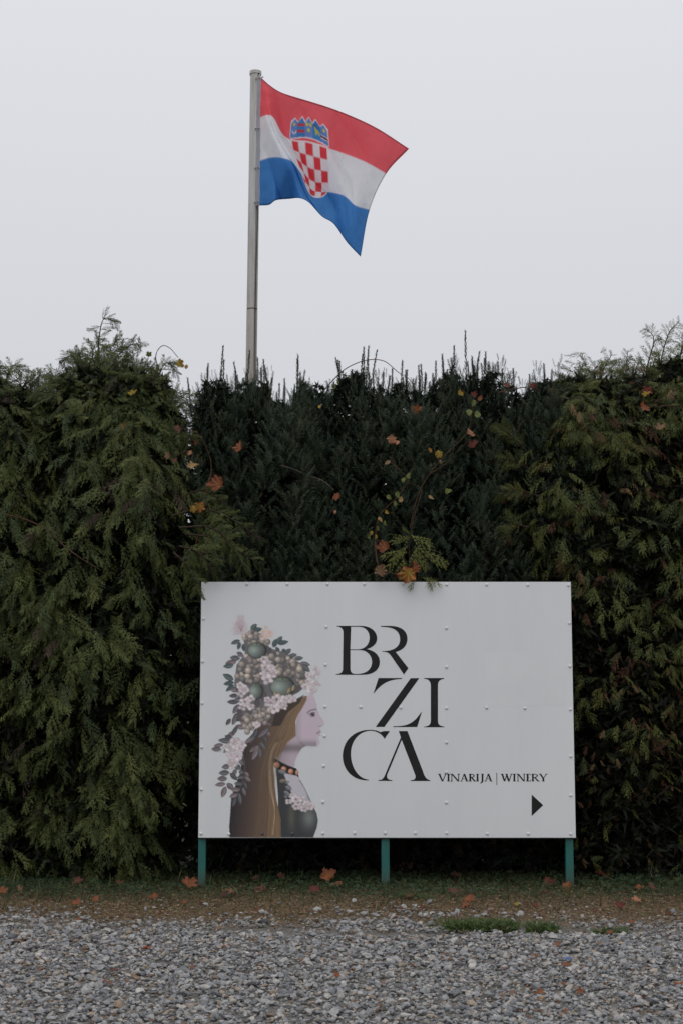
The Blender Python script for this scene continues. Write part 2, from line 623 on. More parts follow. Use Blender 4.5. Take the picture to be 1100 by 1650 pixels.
cc = np.array([(0.042, 0.07, 0.030), (0.055, 0.08, 0.036), (0.035, 0.062, 0.034)])[rng.integers(0, 3, N)] * rng.uniform(0.7, 1.25, (N, 1))
V, F, C = scatter([trefoil], np.zeros(N, int), Mx, np.stack([x, y, rng.uniform(0.012, 0.05, N)], 1), cc)
link('clover', make_mesh('clover', V, F, C), M_GRASS, kind='stuff')


# weeds that stand out alone on the gravel
def weed(label, px, py, wid, dep, hgt, nn):
    p = ground_at(px, py)
    x = np.clip(rng.normal(0, wid / 2.2, nn), -wid * .6, wid * .6)
    y = np.clip(rng.normal(0, dep / 2.2, nn), -dep * .6, dep * .6)
    ax = np.stack([x * 2.5 + rng.normal(size=nn) * 0.5, y * 2.5 + rng.normal(size=nn) * 0.5, np.ones(nn)], 1)
    Mx = frames(ax, rand_unit(nn)) * rng.uniform(0.5, 1.0, nn)[:, None, None] * hgt
    cc = np.array([(0.065, 0.105, 0.028), (0.09, 0.13, 0.038), (0.05, 0.08, 0.027)])[rng.integers(0, 3, nn)]
    V, F, C = scatter([blade], np.zeros(nn, int), Mx, np.stack([x, y, np.zeros(nn)], 1), cc)
    m2 = nn // 2
    x2, y2 = rng.normal(0, wid / 2.1, m2), rng.normal(0, dep / 2.1, m2)
    Mt = frames(rand_unit(m2) * np.array([1, 1, .3]), np.stack([rng.normal(size=m2) * 0.4, rng.normal(size=m2) * 0.4 - 0.3, np.ones(m2)], 1)) * rng.uniform(0.008, 0.016, m2)[:, None, None]
    V2, F2, C2 = scatter([trefoil], np.zeros(m2, int), Mt, np.stack([x2, y2, rng.uniform(0.01, hgt * 0.75, m2)], 1), cc[:m2])
    o = link('weed_clump', make_mesh('weed_clump', np.concatenate([V, V2]), np.concatenate([F, F2 + len(V)]), np.concatenate([C, C2])), M_GRASS, loc=p)
    return tag(o, label, 'weed', 'green weeds growing on the edge of the gravel')


weed('widest low green weed clump on the gravel edge, left of the smaller weeds', 773, 1500, 0.34, 0.16, 0.10, 900)
weed('middle-sized weed clump just right of the widest one on the gravel edge', 872, 1502, 0.13, 0.13, 0.085, 360)
weed('small faint weed tuft at the right end of the gravel edge', 985, 1506, 0.15, 0.08, 0.055, 240)
weed('tiny sparse tuft of weed between the wide clump and the sign posts', 662, 1448, 0.20, 0.09, 0.05, 200)


# ------------------------------------------------------------------ hedge plants
def spray_proto(seed, length=1.0, pairs=11, fingers=4, droop=0.35, wide=0.42):
    """flat fern-like frond of scale foliage lying along +Y, unit length"""
    r_ = np.random.default_rng(seed)
    V, F, C = [], [], []

    def tri(a, b_, c_, s):
        k = len(V)
        V.extend([a, b_, c_])
        F.append((k, k + 1, k + 2))
        C.extend([s] * 3)
    # stem
    tri((-0.02, 0, 0), (0.02, 0, 0), (0, 1, 0), 0.8)
    for i in range(pairs):
        t_ = (i + 0.45) / (pairs + 0.2)
        for sgn in (-1, 1):
            tt = min(0.97, max(0.03, t_ + r_.uniform(-0.05, 0.05)))
            ln = wide * (1.08 - 0.86 * tt) * r_.uniform(0.7, 1.2)
            ang = R(r_.uniform(24, 46))
            bend = R(r_.uniform(-26, 4))                    # the side sprigs curve towards the tip
            shade = r_.uniform(0.75, 1.25)
            zt = -r_.uniform(0.0, 0.35) * ln
            P_ = []
            for q in range(4):
                u = q / 3
                a_ = ang + bend * u
                P_.append((sgn * math.sin(a_) * ln * u, tt * 0.93 + math.cos(a_) * ln * u, zt * u * u))
            P_ = np.array(P_)
            for q in range(3):
                d_ = P_[q + 1] - P_[q]
                d_ /= np.linalg.norm(d_)
                nn_ = np.array([-d_[1], d_[0], 0]) * 0.016 * (1 - 0.25 * q)
                tri(P_[q] - nn_, P_[q] + nn_, P_[q + 1] + d_ * 0.02, shade)
            for j in range(fingers):
                u = (j + 0.6) / (fingers + 0.2) * 2.999
                q = int(u)
                p = P_[q] + (P_[q + 1] - P_[q]) * (u - q)
                d_ = P_[q + 1] - P_[q]
                d_ /= np.linalg.norm(d_)
                fl = (0.085 + 0.05 * (1 - tt)) * (1 - 0.22 * u) * r_.uniform(0.7, 1.25)
                for s2 in (-1, 1):
                    a2 = math.atan2(d_[1], d_[0]) + s2 * R(r_.uniform(28, 50))
                    e = p + np.array([math.cos(a2) * fl, math.sin(a2) * fl, r_.uniform(-0.02, 0.02)])
                    wv = d_ * 0.021
                    tri(p - wv, p + wv, e, shade * r_.uniform(0.9, 1.2))
    V = np.array(V, float)
    V[:, 2] -= droop * V[:, 1] ** 2 * 0.6 + 0.25 * np.abs(V[:, 0]) * r_.uniform(0.5, 1.4)
    V[:, 2] += 0.3 * V[:, 0] * r_.uniform(-0.5, 0.5)
    V[:, 0] += 0.12 * r_.uniform(-1, 1) * V[:, 1] ** 2
    C = np.repeat(np.array(C)[:, None], 3, 1)
    return V, np.array(F), C


CYP = [spray_proto(10 + k, pairs=6, fingers=4, droop=0.3 + 0.08 * k, wide=0.46 + 0.05 * (k % 3)) for k in range(6)]
THU = [spray_proto(40 + k, pairs=5, fingers=4, droop=0.25 + 0.08 * k, wide=0.52 + 0.05 * (k % 3)) for k in range(6)]
LOW = [spray_proto(70 + k, pairs=7, fingers=1, droop=0.4, wide=0.4) for k in range(3)]


def clump_proto(seed):
    r_ = np.random.default_rng(seed)
    V, F = [], []
    for k in range(11):
        d_ = r_.normal(size=3)
        d_ /= np.linalg.norm(d_)
        s_ = np.cross(d_, r_.normal(size=3))
        s_ /= np.linalg.norm(s_)
        l_ = r_.uniform(0.7, 1.2)
        q = len(V)
        V += [d_ * 0.05 - s_ * 0.2, d_ * 0.05 + s_ * 0.2, d_ * l_]
        F.append((q, q + 1, q + 2))
    return np.array(V), np.array(F), np.ones((len(V), 3))


CLUMP = [clump_proto(90 + k) for k in range(6)]


def shoot_proto(seed, nn=22, tight=1.0):
    """yew shoot along +Y of unit length with flat needles all round"""
    r_ = np.random.default_rng(seed)
    V, F, C = [], [], []
    V += [(-0.012, 0, 0), (0.012, 0, 0), (0, 1.0, 0), (0, 0, 0.014)]
    F += [(0, 1, 2), (1, 3, 2), (3, 0, 2)]
    C += [0.9] * 4
    for i in range(nn):
        t_ = (i + 0.5) / nn
        a = i * 2.4 + r_.uniform(-.3, .3)
        l_ = 0.21 * tight * (0.75 + 0.5 * math.sin(math.pi * min(1, t_ * 0.85 + .1))) * r_.uniform(0.8, 1.2)
        up = 0.5 + 0.6 * t_ + r_.uniform(-.2, .2)
        d_ = np.array([math.cos(a), up, math.sin(a)])
        d_ /= np.linalg.norm(d_)
        s_ = np.array([-math.sin(a), 0, math.cos(a)]) * 0.034
        p = np.array([0, t_, 0])
        q = len(V)
        V += [p - s_ * 0.6, p + s_ * 0.6, p + d_ * l_ * 0.55 + s_, p + d_ * l_]
        F += [(q, q + 1, q + 2), (q, q + 2, q + 3)]
        sh = r_.uniform(0.75, 1.25)
        C += [sh] * 4
    return np.array(V), np.array(F), np.repeat(np.array(C)[:, None], 3, 1)


YEW = [shoot_proto(120 + k, 20, 1.0) for k in range(5)]
YEWT = [shoot_proto(140 + k, 62, 0.5) for k in range(3)]      # slim leading shoots

CYP_T = np.array([(0.070, 0.090, 0.030), (0.085, 0.102, 0.031), (0.057, 0.078, 0.031), (0.100, 0.111, 0.033), (0.066, 0.045, 0.034)])
THU_T = np.array([(0.082, 0.098, 0.028), (0.100, 0.114, 0.030), (0.064, 0.083, 0.031), (0.122, 0.122, 0.034), (0.085, 0.040, 0.022), (0.18, 0.115, 0.055)])
YEW_T = np.array([(0.054, 0.076, 0.050), (0.066, 0.090, 0.054), (0.049, 0.070, 0.050), (0.082, 0.098, 0.056)])

MESHCACHE = {}


def shared_mesh(key, protos, k, tint_, name):
    kk = (key, k, tuple(np.round(tint_, 4)))
    if kk not in MESHCACHE:
        V, F, C = protos[k]
        me = make_mesh(name, V, F, C * tint_)
        me.materials.append(M_FOL)
        MESHCACHE[kk] = me
    return MESHCACHE[kk]


HOLES = [(470, 785, 26), (425, 800, 16), (385, 812, 14), (630, 910, 16), (565, 760, 10), (735, 795, 18), (742, 900, 16), (555, 815, 10), (610, 735, 9), (450, 760, 14), (520, 915, 9)]


def hole_mask(P, grow=1.0):
    px, py = project(P)
    m = np.ones(len(P), bool)
    for hx, hy, hr in HOLES:
        m &= ~(((px - hx) ** 2 + (py - hy) ** 2) < (hr * grow) ** 2)
    return m


def sign_clear(P):
    """true for foliage that does not stand in front of the sign, bar the overhang at its top left corner"""
    x, y, z = P[:, 0], P[:, 1], P[:, 2]
    inside = (x > -1.19) & (x < 1.92) & (z > 0.3) & (z < 2.31) & (y < 11.84)
    inside &= ~((x < -1.08) & (z > 2.08) & (y < 11.57))
    inside &= ~((x < -0.72) & (z > 2.20) & (y < 11.57))
    inside |= (x > -1.19) & (x < 1.92) & (z > 2.3) & (z < 2.5) & (y > 11.565) & (y < 11.76)
    return ~inside


def place_parts(root, base, protos_key, protos, which, M, T, tints, tint_idx, part_name, stuff_name, limit=300, force=None):
    """the nearest in-frame pieces become parts of their own, the rest one joined part"""
    px, py = project(T)
    vis = (px > -40) & (px < 1140) & (py > 480) & (py < 1440)
    score = T[:, 1] + np.where(vis, 0, 50)
    if force is not None:
        score = score - np.where(force, 20, 0)
    order = np.argsort(score)
    solo = order[:limit]
    solo = solo[score[solo] < 40]
    mask = np.zeros(len(T), bool)
    mask[solo] = True
    for i in solo:
        me = shared_mesh(protos_key, protos, int(which[i]), tints[tint_idx[i]], part_name)
        o = bpy.data.objects.new(part_name, me)
        col.objects.link(o)
        o.parent = root
        m4 = np.eye(4)
        m4[:3, :3] = M[i]
        m4[:3, 3] = T[i] - base
        o.matrix_local = Matrix(m4.tolist())
    rest = ~mask
    if rest.any():
        V, F, C = scatter(protos, which[rest], M[rest], T[rest] - base, tints[tint_idx[rest]])
        link(stuff_name, make_mesh(stuff_name, V, F, C), M_FOL, root, kind='stuff')


def trunk_and_limbs(root, base, top, r0, nlimb, reach, ztop, c=(0.075, 0.05, 0.036), y_squash=1.0):
    mb = MB()
    pts = spline([(0, 0, -0.05), (0.03, 0.02, ztop * 0.35), (-0.03, 0, ztop * 0.7), (0, 0, ztop)], 14)
    mb.tube(pts, np.linspace(r0, 0.012, 14), 8, c)
    link('trunk', mb.mesh('trunk', True), M_BARK, root)
    mb = MB()
    for i in range(nlimb):
        z = random.uniform(0.25, ztop * 0.9)
        a = random.uniform(0, 6.283)
        rr = reach * (1 - 0.75 * z / ztop) * random.uniform(0.5, 0.85)
        e = np.array([math.cos(a) * rr, math.sin(a) * rr * y_squash, z + random.uniform(0.1, 0.5)])
        p0 = np.array([0, 0, z])
        mb.tube(spline([p0, (p0 + e) / 2 + np.array([0, 0, -0.06]), e], 6), np.linspace(r0 * 0.3, 0.006, 6), 5, c)
    link('branches', mb.mesh('branches', True), M_BARK, root)


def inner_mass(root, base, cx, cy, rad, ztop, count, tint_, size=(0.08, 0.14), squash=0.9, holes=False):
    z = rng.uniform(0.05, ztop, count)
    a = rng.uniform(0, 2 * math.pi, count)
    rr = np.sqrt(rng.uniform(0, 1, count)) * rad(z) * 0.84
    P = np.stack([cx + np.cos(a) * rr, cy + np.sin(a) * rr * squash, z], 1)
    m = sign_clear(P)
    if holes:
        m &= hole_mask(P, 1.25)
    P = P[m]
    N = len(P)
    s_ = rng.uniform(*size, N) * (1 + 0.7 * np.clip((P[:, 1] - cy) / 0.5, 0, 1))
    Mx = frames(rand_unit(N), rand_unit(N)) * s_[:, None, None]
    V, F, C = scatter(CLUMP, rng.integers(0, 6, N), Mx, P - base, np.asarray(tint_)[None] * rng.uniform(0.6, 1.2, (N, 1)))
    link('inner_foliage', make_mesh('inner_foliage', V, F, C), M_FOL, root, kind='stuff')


def conifer(name, label, cx, cy, rad, squash, H, protos_key, protos, tints, tint_p, ntips, per_tip, sl, leaders, group, inner, droop=0.8, brown_low=0.0):
    base = np.array([cx, cy, 0.0])
    root = thing(name, label, 'tree', base, group)
    trunk_and_limbs(root, base, H, 0.09, 40, 1.0, H - 0.15, y_squash=squash)
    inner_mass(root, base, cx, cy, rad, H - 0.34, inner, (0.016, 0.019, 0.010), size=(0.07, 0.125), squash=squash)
    # branch tips on a lumpy envelope, each carrying a fan of fronds
    z = rng.uniform(0.12, H - 0.25, ntips)
    ntop = ntips // 4
    z[:ntop] = rng.uniform(H - 0.9, H - 0.2, ntop)
    a = -math.pi / 2 + rng.normal(0, 0.85, ntips)
    lump = 0.9 + 0.2 * np.sin(a * 5 + z * 3.1 + cx) * np.sin(z * 5.3 + a * 2) + rng.uniform(-0.10, 0.08, ntips)
    rr = rad(z) * lump * (1 - 0.22 * np.clip((z - H + 0.7) / 0.5, 0, 1))
    tips = np.stack([cx + np.cos(a) * rr, cy + np.sin(a) * rr * squash, z], 1)
    outd = np.stack([np.cos(a), np.sin(a) * 0.9, np.zeros(ntips)], 1)
    T = np.repeat(tips, per_tip, 0)
    O = np.repeat(outd, per_tip, 0)
    N = len(T)
    side = np.stack([-O[:, 1], O[:, 0], np.zeros(N)], 1)
    lat = np.tile(np.linspace(-1, 1, per_tip), ntips) + rng.normal(0, 0.25, N)
    hi = np.clip((T[:, 2] - (H - 0.9)) / 0.9, 0, 1)          # fronds near the top stand up, the rest hang
    axis = O * (0.62 + rng.normal(0, 0.15, N))[:, None] + side * (lat * 0.62)[:, None]
    axis[:, 2] += -droop * (1 - 1.25 * hi) * rng.uniform(0.55, 1.25, N) + 0.12 * np.abs(lat)
    normal = O * (0.8 + 0.5 * hi)[:, None] + np.array([0, 0, 0.75]) * (1 - hi)[:, None] + rng.normal(0, 0.3, (N, 3))
    T = T + side * (lat * 0.09)[:, None] + rng.normal(0, 0.06, (N, 3)) - O * (0.12 + rng.uniform(-0.08, 0.14, N))[:, None]
    s_ = rng.uniform(sl[0], sl[1], N) * (1 - 0.45 * hi)
    axis = axis + rng.normal(0, 0.22, (N, 3)) + rng.normal(0, 0.35, (N, 3)) * hi[:, None]
    tip_t = np.repeat(rng.choice(len(tints), ntips, p=tint_p), per_tip)
    ti = np.where(rng.uniform(size=N) < 0.55, tip_t, rng.choice(len(tints), N, p=tint_p))
    if brown_low > 0:
        br = (rng.uniform(size=N) < brown_low * np.clip((2.3 - T[:, 2]) / 1.2, 0.12, 1))
        ti = np.where(br, rng.choice([4, 4, 5], N), ti)
        s_ = np.where(br, s_ * 0.55, s_)
        s_ = s_ * np.where(T[:, 2] < 2.2, 0.8, 1.0)
    force = np.zeros(N, bool)
    # leaders that make the ragged outline
    LT, LA, LN, LS, LI = [], [], [], [], []
    for pts, Y, fs in leaders:
        P = spline([at(q[0], q[1], Y + (q[2] if len(q) > 2 else 0)) for q in pts], 18)
        mb = MB()
        mb.tube(P - base, np.linspace(0.009, 0.0025, 18), 4, (0.05, 0.036, 0.026))
        link('leader', mb.mesh('leader', True), M_BARK, root)
        D = np.gradient(P, axis=0)
        nfr = int(14 + 12 * np.linalg.norm(P[-1] - P[0]))
        for k in range(nfr):
            u = (0.18 + 0.82 * k / (nfr - 1)) * 17
            i = min(16, int(u))
            p = P[i] + (P[i + 1] - P[i]) * (u - i)
            dd = D[i] / np.linalg.norm(D[i])
            sd_ = np.cross(dd, [0, 1, 0]) * (1 if k % 2 else -1) + rng.normal(0, 0.5, 3)
            LT.append(p)
            LA.append(dd * 0.75 + sd_ * 0.62 + np.array([0, 0, -0.12]))
            LN.append(np.array([0, -1, 0.35]) + rng.normal(0, 0.3, 3))
            LS.append(fs * (1.3 - 0.8 * k / nfr) * rng.uniform(0.75, 1.15))
            LI.append(rng.choice(len(tints), p=tint_p))
    if leaders:
        T = np.concatenate([T, LT])
        axis = np.concatenate([axis, LA])
        normal = np.concatenate([normal, LN])
        s_ = np.concatenate([s_, LS])
        ti = np.concatenate([ti, LI])
        force = np.concatenate([force, np.ones(len(LT), bool)])
    Mx = frames(axis, normal)
    endp = T + Mx[:, :, 1] * (s_ * 0.9)[:, None]
    m = sign_clear(T) & sign_clear(endp)
    T, Mx, s_, ti, force = T[m], Mx[m], s_[m], ti[m], force[m]
    Mx = Mx * s_[:, None, None]
    place_parts(root, base, protos_key, protos, rng.integers(0, len(protos), len(T)), Mx, T, tints, ti, 'foliage_spray', 'outer_foliage', 300, force)
    return root


def prof(H, r, shoulder=0.6):
    def f(z):
        z = np.asarray(z)
        t_ = np.clip((z - H * shoulder) / (H * (1 - shoulder)), 0, 1)
        low = np.clip(z / 1.7, 0, 1)
        return r * (0.78 + 0.22 * low) * np.sqrt(np.clip(1 - t_ ** 1.6, 0.0, 1)) + 0.02
    return f


G_C = 'cypresses forming the left of the hedge'
G_T = 'thujas forming the right of the hedge'
G_Y = 'yews forming the middle of the hedge'
pC = [0.3, 0.3, 0.2, 0.16, 0.04]
conifer('cypress_tree', 'tall feathery cypress with the nodding tip, beside the left edge of the sign', -2.0, 12.35, prof(4.72, 1.0, 0.52), 0.85, 4.62,
        'cyp', CYP, CYP_T, pC, 330, 6, (0.19, 0.33),
        [([(168, 680), (160, 600), (160, 550), (168, 514), (188, 520)], 12.3, 0.17),
         ([(165, 660), (158, 610), (150, 570), (160, 545)], 12.25, 0.2), ([(172, 660), (172, 600), (178, 565), (190, 548)], 12.3, 0.2), ([(160, 670), (140, 625), (135, 590), (128, 572)], 12.2, 0.2),
         ([(185, 670), (195, 630), (215, 600), (240, 590)], 12.25, 0.2), ([(190, 680), (225, 640), (245, 615), (262, 612)], 12.15, 0.2), ([(150, 680), (120, 640), (105, 615), (90, 612)], 12.25, 0.2),
         ([(170, 650), (165, 600), (168, 575)], 12.2, 0.19), ([(180, 650), (190, 610), (200, 590)], 12.2, 0.2), ([(205, 690), (240, 655), (275, 640)], 12.15, 0.19), ([(110, 690), (85, 640), (62, 620)], 12.3, 0.2),
         ([(175, 640), (185, 585), (205, 560), (226, 552)], 12.25, 0.15),
         ([(180, 660), (200, 600), (222, 588)], 12.2, 0.16),
         ([(150, 660), (130, 600), (118, 575), (100, 578)], 12.3, 0.16),
         ([(140, 670), (100, 620), (82, 600)], 12.2, 0.17),
         ([(215, 700), (250, 620), (268, 585), (285, 600)], 12.2, 0.15),
         ([(230, 700), (270, 650), (296, 640), (308, 660)], 12.1, 0.16),
         ([(240, 740), (290, 700), (312, 710)], 12.0, 0.17),
         ([(170, 660), (170, 620), (180, 600)], 12.1, 0.17), ([(145, 650), (148, 610), (140, 590)], 12.2, 0.16),
         ([(290, 850), (340, 850), (375, 880), (395, 918)], 11.48, 0.18),
         ([(280, 830), (330, 820), (380, 840), (420, 870)], 11.62, 0.17),
         ([(290, 880), (320, 890), (345, 922)], 11.44, 0.18),
         ([(280, 890), (305, 915), (322, 955)], 11.42, 0.17),
         ([(300, 860), (355, 870), (420, 910)], 11.5, 0.17), ([(295, 800), (330, 790), (365, 815)], 11.9, 0.17)],
        G_C, 5200)
conifer('cypress_tree', 'broad cypress with a rounded top at the far left edge of the picture', -3.05, 12.45, prof(4.58, 1.05, 0.62), 0.85, 4.5,
        'cyp', CYP, CYP_T, pC, 280, 6, (0.19, 0.33),
        [([(0, 690), (8, 630), (20, 590), (40, 598)], 12.4, 0.17), ([(30, 690), (50, 625), (66, 604)], 12.3, 0.16),
         ([(-40, 700), (-20, 620), (-5, 596)], 12.4, 0.17), ([(50, 690), (85, 640), (60, 620)], 12.2, 0.17)],
        G_C, 4800)
pT = [0.3, 0.27, 0.24, 0.12, 0.05, 0.02]
conifer('thuja_tree', 'yellowish green thuja overhanging the top right corner of the sign', 2.32, 12.5, prof(4.66, 0.98, 0.66), 0.85, 4.58,
        'thu', THU, THU_T, pT, 345, 6, (0.13, 0.23),
        [([(905, 700), (925, 620), (940, 582)], 12.4, 0.13), ([(940, 690), (965, 610), (985, 570)], 12.4, 0.13), ([(985, 690), (1005, 610), (1010, 565)], 12.4, 0.13),
         ([(880, 720), (890, 650), (905, 610)], 12.3, 0.13), ([(860, 760), (820, 740), (795, 735)], 12.1, 0.15), ([(870, 800), (830, 790), (800, 800)], 12.0, 0.15),
         ([(850, 850), (825, 845), (810, 865)], 12.0, 0.15), ([(860, 740), (820, 700), (800, 690)], 12.1, 0.15), ([(960, 660), (950, 610), (965, 585)], 12.3, 0.13)],
        G_T, 5200, droop=0.62, brown_low=0.6)
conifer('thuja_tree', 'tallest thuja at the right edge, with open sprays against the sky', 3.25, 12.55, prof(4.84, 0.98, 0.66), 0.85, 4.76,
        'thu', THU, THU_T, pT, 330, 6, (0.13, 0.23),
        [([(1050, 660), (1062, 590), (1075, 540), (1092, 518)], 12.5, 0.14), ([(1040, 660), (1040, 600), (1052, 548), (1040, 530)], 12.5, 0.14),
         ([(1020, 670), (1020, 610), (1030, 575)], 12.5, 0.13), ([(1080, 640), (1098, 560), (1115, 520)], 12.5, 0.15), ([(1060, 640), (1085, 600), (1100, 560)], 12.4, 0.14),
         ([(1010, 700), (1000, 640), (1012, 600)], 12.4, 0.13), ([(1070, 660), (1080, 610), (1078, 575)], 12.4, 0.16), ([(1050, 670), (1045, 620), (1035, 590)], 12.4, 0.16),
         ([(1090, 660), (1100, 610), (1098, 580)], 12.45, 0.16), ([(1030, 680), (1015, 630), (1000, 590)], 12.4, 0.16), ([(1075, 650), (1065, 600), (1060, 570)], 12.35, 0.16)],
        G_T, 4800, droop=0.62, brown_low=0.75)


def crest(x):
    return 0.075 * np.sin(x * 6.1 + 1.0) + 0.06 * np.sin(x * 15.0) + 0.03 * np.sin(x * 37.0 + 2)


def yew(label, x0, x1, cy, ztop, nplumes, inner, nlead):
    cx = (x0 + x1) / 2
    hw = (x1 - x0) / 2
    base = np.array([cx, cy, 0.0])
    root = thing('yew_bush', label, 'bush', base, G_Y)
    mb = MB()
    for k in range(4):
        a = random.uniform(-0.3, 0.3)
        mb.tube(spline([(a, 0.1, -0.05), (a * 1.6, 0.05, 0.8), (a * 2.2 + random.uniform(-.1, .1), 0, 2.2), (a * 2.6, -0.05, ztop - 0.3)], 12), np.linspace(0.055, 0.012, 12), 7, (0.07, 0.042, 0.03))
    link('trunk', mb.mesh('trunk', True), M_BARK, root)
    # dense inside, thinner where the light comes through
    P = np.stack([rng.uniform(x0 - 0.05, x1 + 0.08, inner), rng.uniform(cy - 0.22, cy + 0.9, inner), rng.uniform(0.03, ztop - 0.36, inner)], 1)
    ntp = inner // 4                                   # finer twigs close under the top
    P[:ntp, 2] = rng.uniform(ztop - 0.58, ztop - 0.06, ntp) + crest(P[:ntp, 0])
    P[:ntp, 1] = rng.uniform(cy - 0.3, cy + 0.35, ntp)
    sz_ = rng.uniform(0.055, 0.10, inner) * (1 + 0.9 * np.clip((P[:, 1] - cy - 0.2) / 0.6, 0, 1))
    sz_[:ntp] *= 0.62
    keep_ = hole_mask(P, 0.38)
    P, sz_ = P[keep_], sz_[keep_]
    N = len(P)
    Mx = frames(rand_unit(N), rand_unit(N)) * sz_[:, None, None]
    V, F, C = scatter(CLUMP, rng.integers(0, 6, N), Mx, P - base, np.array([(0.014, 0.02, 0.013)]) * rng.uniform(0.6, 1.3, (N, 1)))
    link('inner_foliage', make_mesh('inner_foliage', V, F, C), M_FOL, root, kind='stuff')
    # upright plumes over the face, each a stem with shoots
    T, A, S, W, TI, FO = [], [], [], [], [], []
    for k in range(nplumes):
        px = rng.uniform(x0 - 0.1, x1 + 0.1)
        pz = rng.uniform(ztop - 0.35, ztop + 0.0) if rng.uniform() < 0.3 else rng.uniform(2.0, ztop - 0.05) if rng.uniform() < 0.9 else rng.uniform(0.2, 2.0)
        back = 0.45 * max(0, (pz - (ztop - 0.5)) / 0.5) ** 2 * rng.uniform(0, 1.6) + 0.25 * max(0, (2.9 - pz) / 1.0)
        py = cy - 0.36 + 0.10 * math.sin(px * 5 + pz * 2) + rng.uniform(-0.10, 0.16) + back
        if pz > ztop - 0.36:
            pz += crest(px)
        ln = rng.uniform(0.28, 0.5)
        lean = np.array([rng.normal(0, 0.16), -0.28 + rng.normal(0, 0.12), 1.0])
        lean /= np.linalg.norm(lean)
        tt = rng.choice(4, p=[.35, .3, .2, .15])
        for j in range(19):
            u = rng.uniform(0, 1) ** 0.8
            p = np.array([px, py, pz - ln]) + lean * ln * u
            a = rng.uniform(0, 6.283)
            o_v = np.array([math.cos(a), math.sin(a) - 0.35, 0.55 + 0.9 * u + 2.2 * max(0, pz - (ztop - 0.3)) / 0.3])
            T.append(p + o_v * 0.02)
            A.append(o_v)
            S.append(rng.uniform(0.09, 0.15) * (1.1 - 0.3 * u) * (0.75 if pz > ztop - 0.3 else 1.0))
            W.append(rng.integers(0, 5))
            TI.append(tt if rng.uniform() < 0.7 else rng.integers(0, 4))
            FO.append(False)
    T, A, S = np.array(T), np.array(A), np.array(S)
    W, TI, FO = np.array(W), np.array(TI), np.array(FO)
    m = hole_mask(T, 0.55) & sign_clear(T)
    T, A, S, W, TI, FO = T[m], A[m], S[m], W[m], TI[m], FO[m]
    Mx = frames(A, rand_unit(len(A))) * S[:, None, None]
    place_parts(root, base, 'yew', YEW, W, Mx, T, YEW_T, TI, 'shoot', 'outer_foliage', 220)
    # slim leading shoots that stand above the top
    lt, la, ls, lw = [], [], [], []
    for k in range(nlead):
        x_ = rng.uniform(x0 - 0.08, x1 + 0.08)
        grp = 0.5 + 0.5 * math.sin(x_ * 9.0) * math.sin(x_ * 3.7 + 1)
        ln = rng.uniform(0.11, 0.33) * (0.75 + 0.5 * grp) * (1.25 if rng.uniform() < 0.15 else 1)
        lt.append((x_, cy - 0.12 + rng.uniform(-0.2, 0.25), ztop - 0.12 + crest(x_) + rng.uniform(-0.08, 0.06)))
        la.append((rng.normal(0, 0.07), rng.normal(0, 0.07) - 0.03, 1.0))
        ls.append(ln)
        lw.append(rng.integers(0, 3))
    lt, la, ls, lw = np.array(lt), np.array(la), np.array(ls), np.array(lw)
    Mx = frames(la, rand_unit(nlead)) * ls[:, None, None]
    Mx[:, :, 0] *= (0.19 / ls)[:, None]
    Mx[:, :, 2] *= (0.19 / ls)[:, None]
    place_parts(root, base, 'yewt', YEWT, lw, Mx, lt, YEW_T * 0.95, rng.integers(0, 4, nlead), 'shoot', 'outer_foliage', 80)
    return root


yew('dark green yew below the flagpole, next to the tall cypress', -1.25, -0.32, 12.45, 4.22, 260, 8000, 34)
yew('dark green yew in the middle of the hedge, under the arching bare tendril', -0.36, 0.72, 12.5, 4.27, 260, 8000, 32)
yew('dark green yew with the tallest upright shoots, left of the yellowish thuja', 0.70, 1.95, 12.5, 4.32, 290, 9200, 42)


# ------------------------------------------------------------------ leaves
def leaf_outline(lobes, r_, tooth=0.08):
    """half-lobed outline of a vine or maple leaf, stalk at origin, tip towards +Y, about one unit across"""
    pts = []
    base_ang = [-125, -60, 0, 60, 125]
    rad = [0.44, 0.56, 0.62, 0.56, 0.44]
    seq = []
    for i, (a, r0) in enumerate(zip(base_ang, rad)):
        r0 = r0 * r_.uniform(0.85, 1.15)
        seq += [(a - 22, r0 * 0.78), (a - 15, r0 * (0.88 + tooth * r_.uniform(0, 1.2))), (a - 8, r0 * 0.86), (a, r0), (a + 8, r0 * 0.86), (a + 15, r0 * (0.88 + tooth * r_.uniform(0, 1.2))), (a + 22, r0 * 0.78)]
        if i < 4:
            seq += [((a + base_ang[i + 1]) / 2, 0.56 * lobes)]
    for a, r0 in seq:
        t_ = R(a)
        pts.append((math.sin(t_) * r0, 0.40 + math.cos(t_) * r0))
    return np.array([(0.0, 0.20)] + pts)


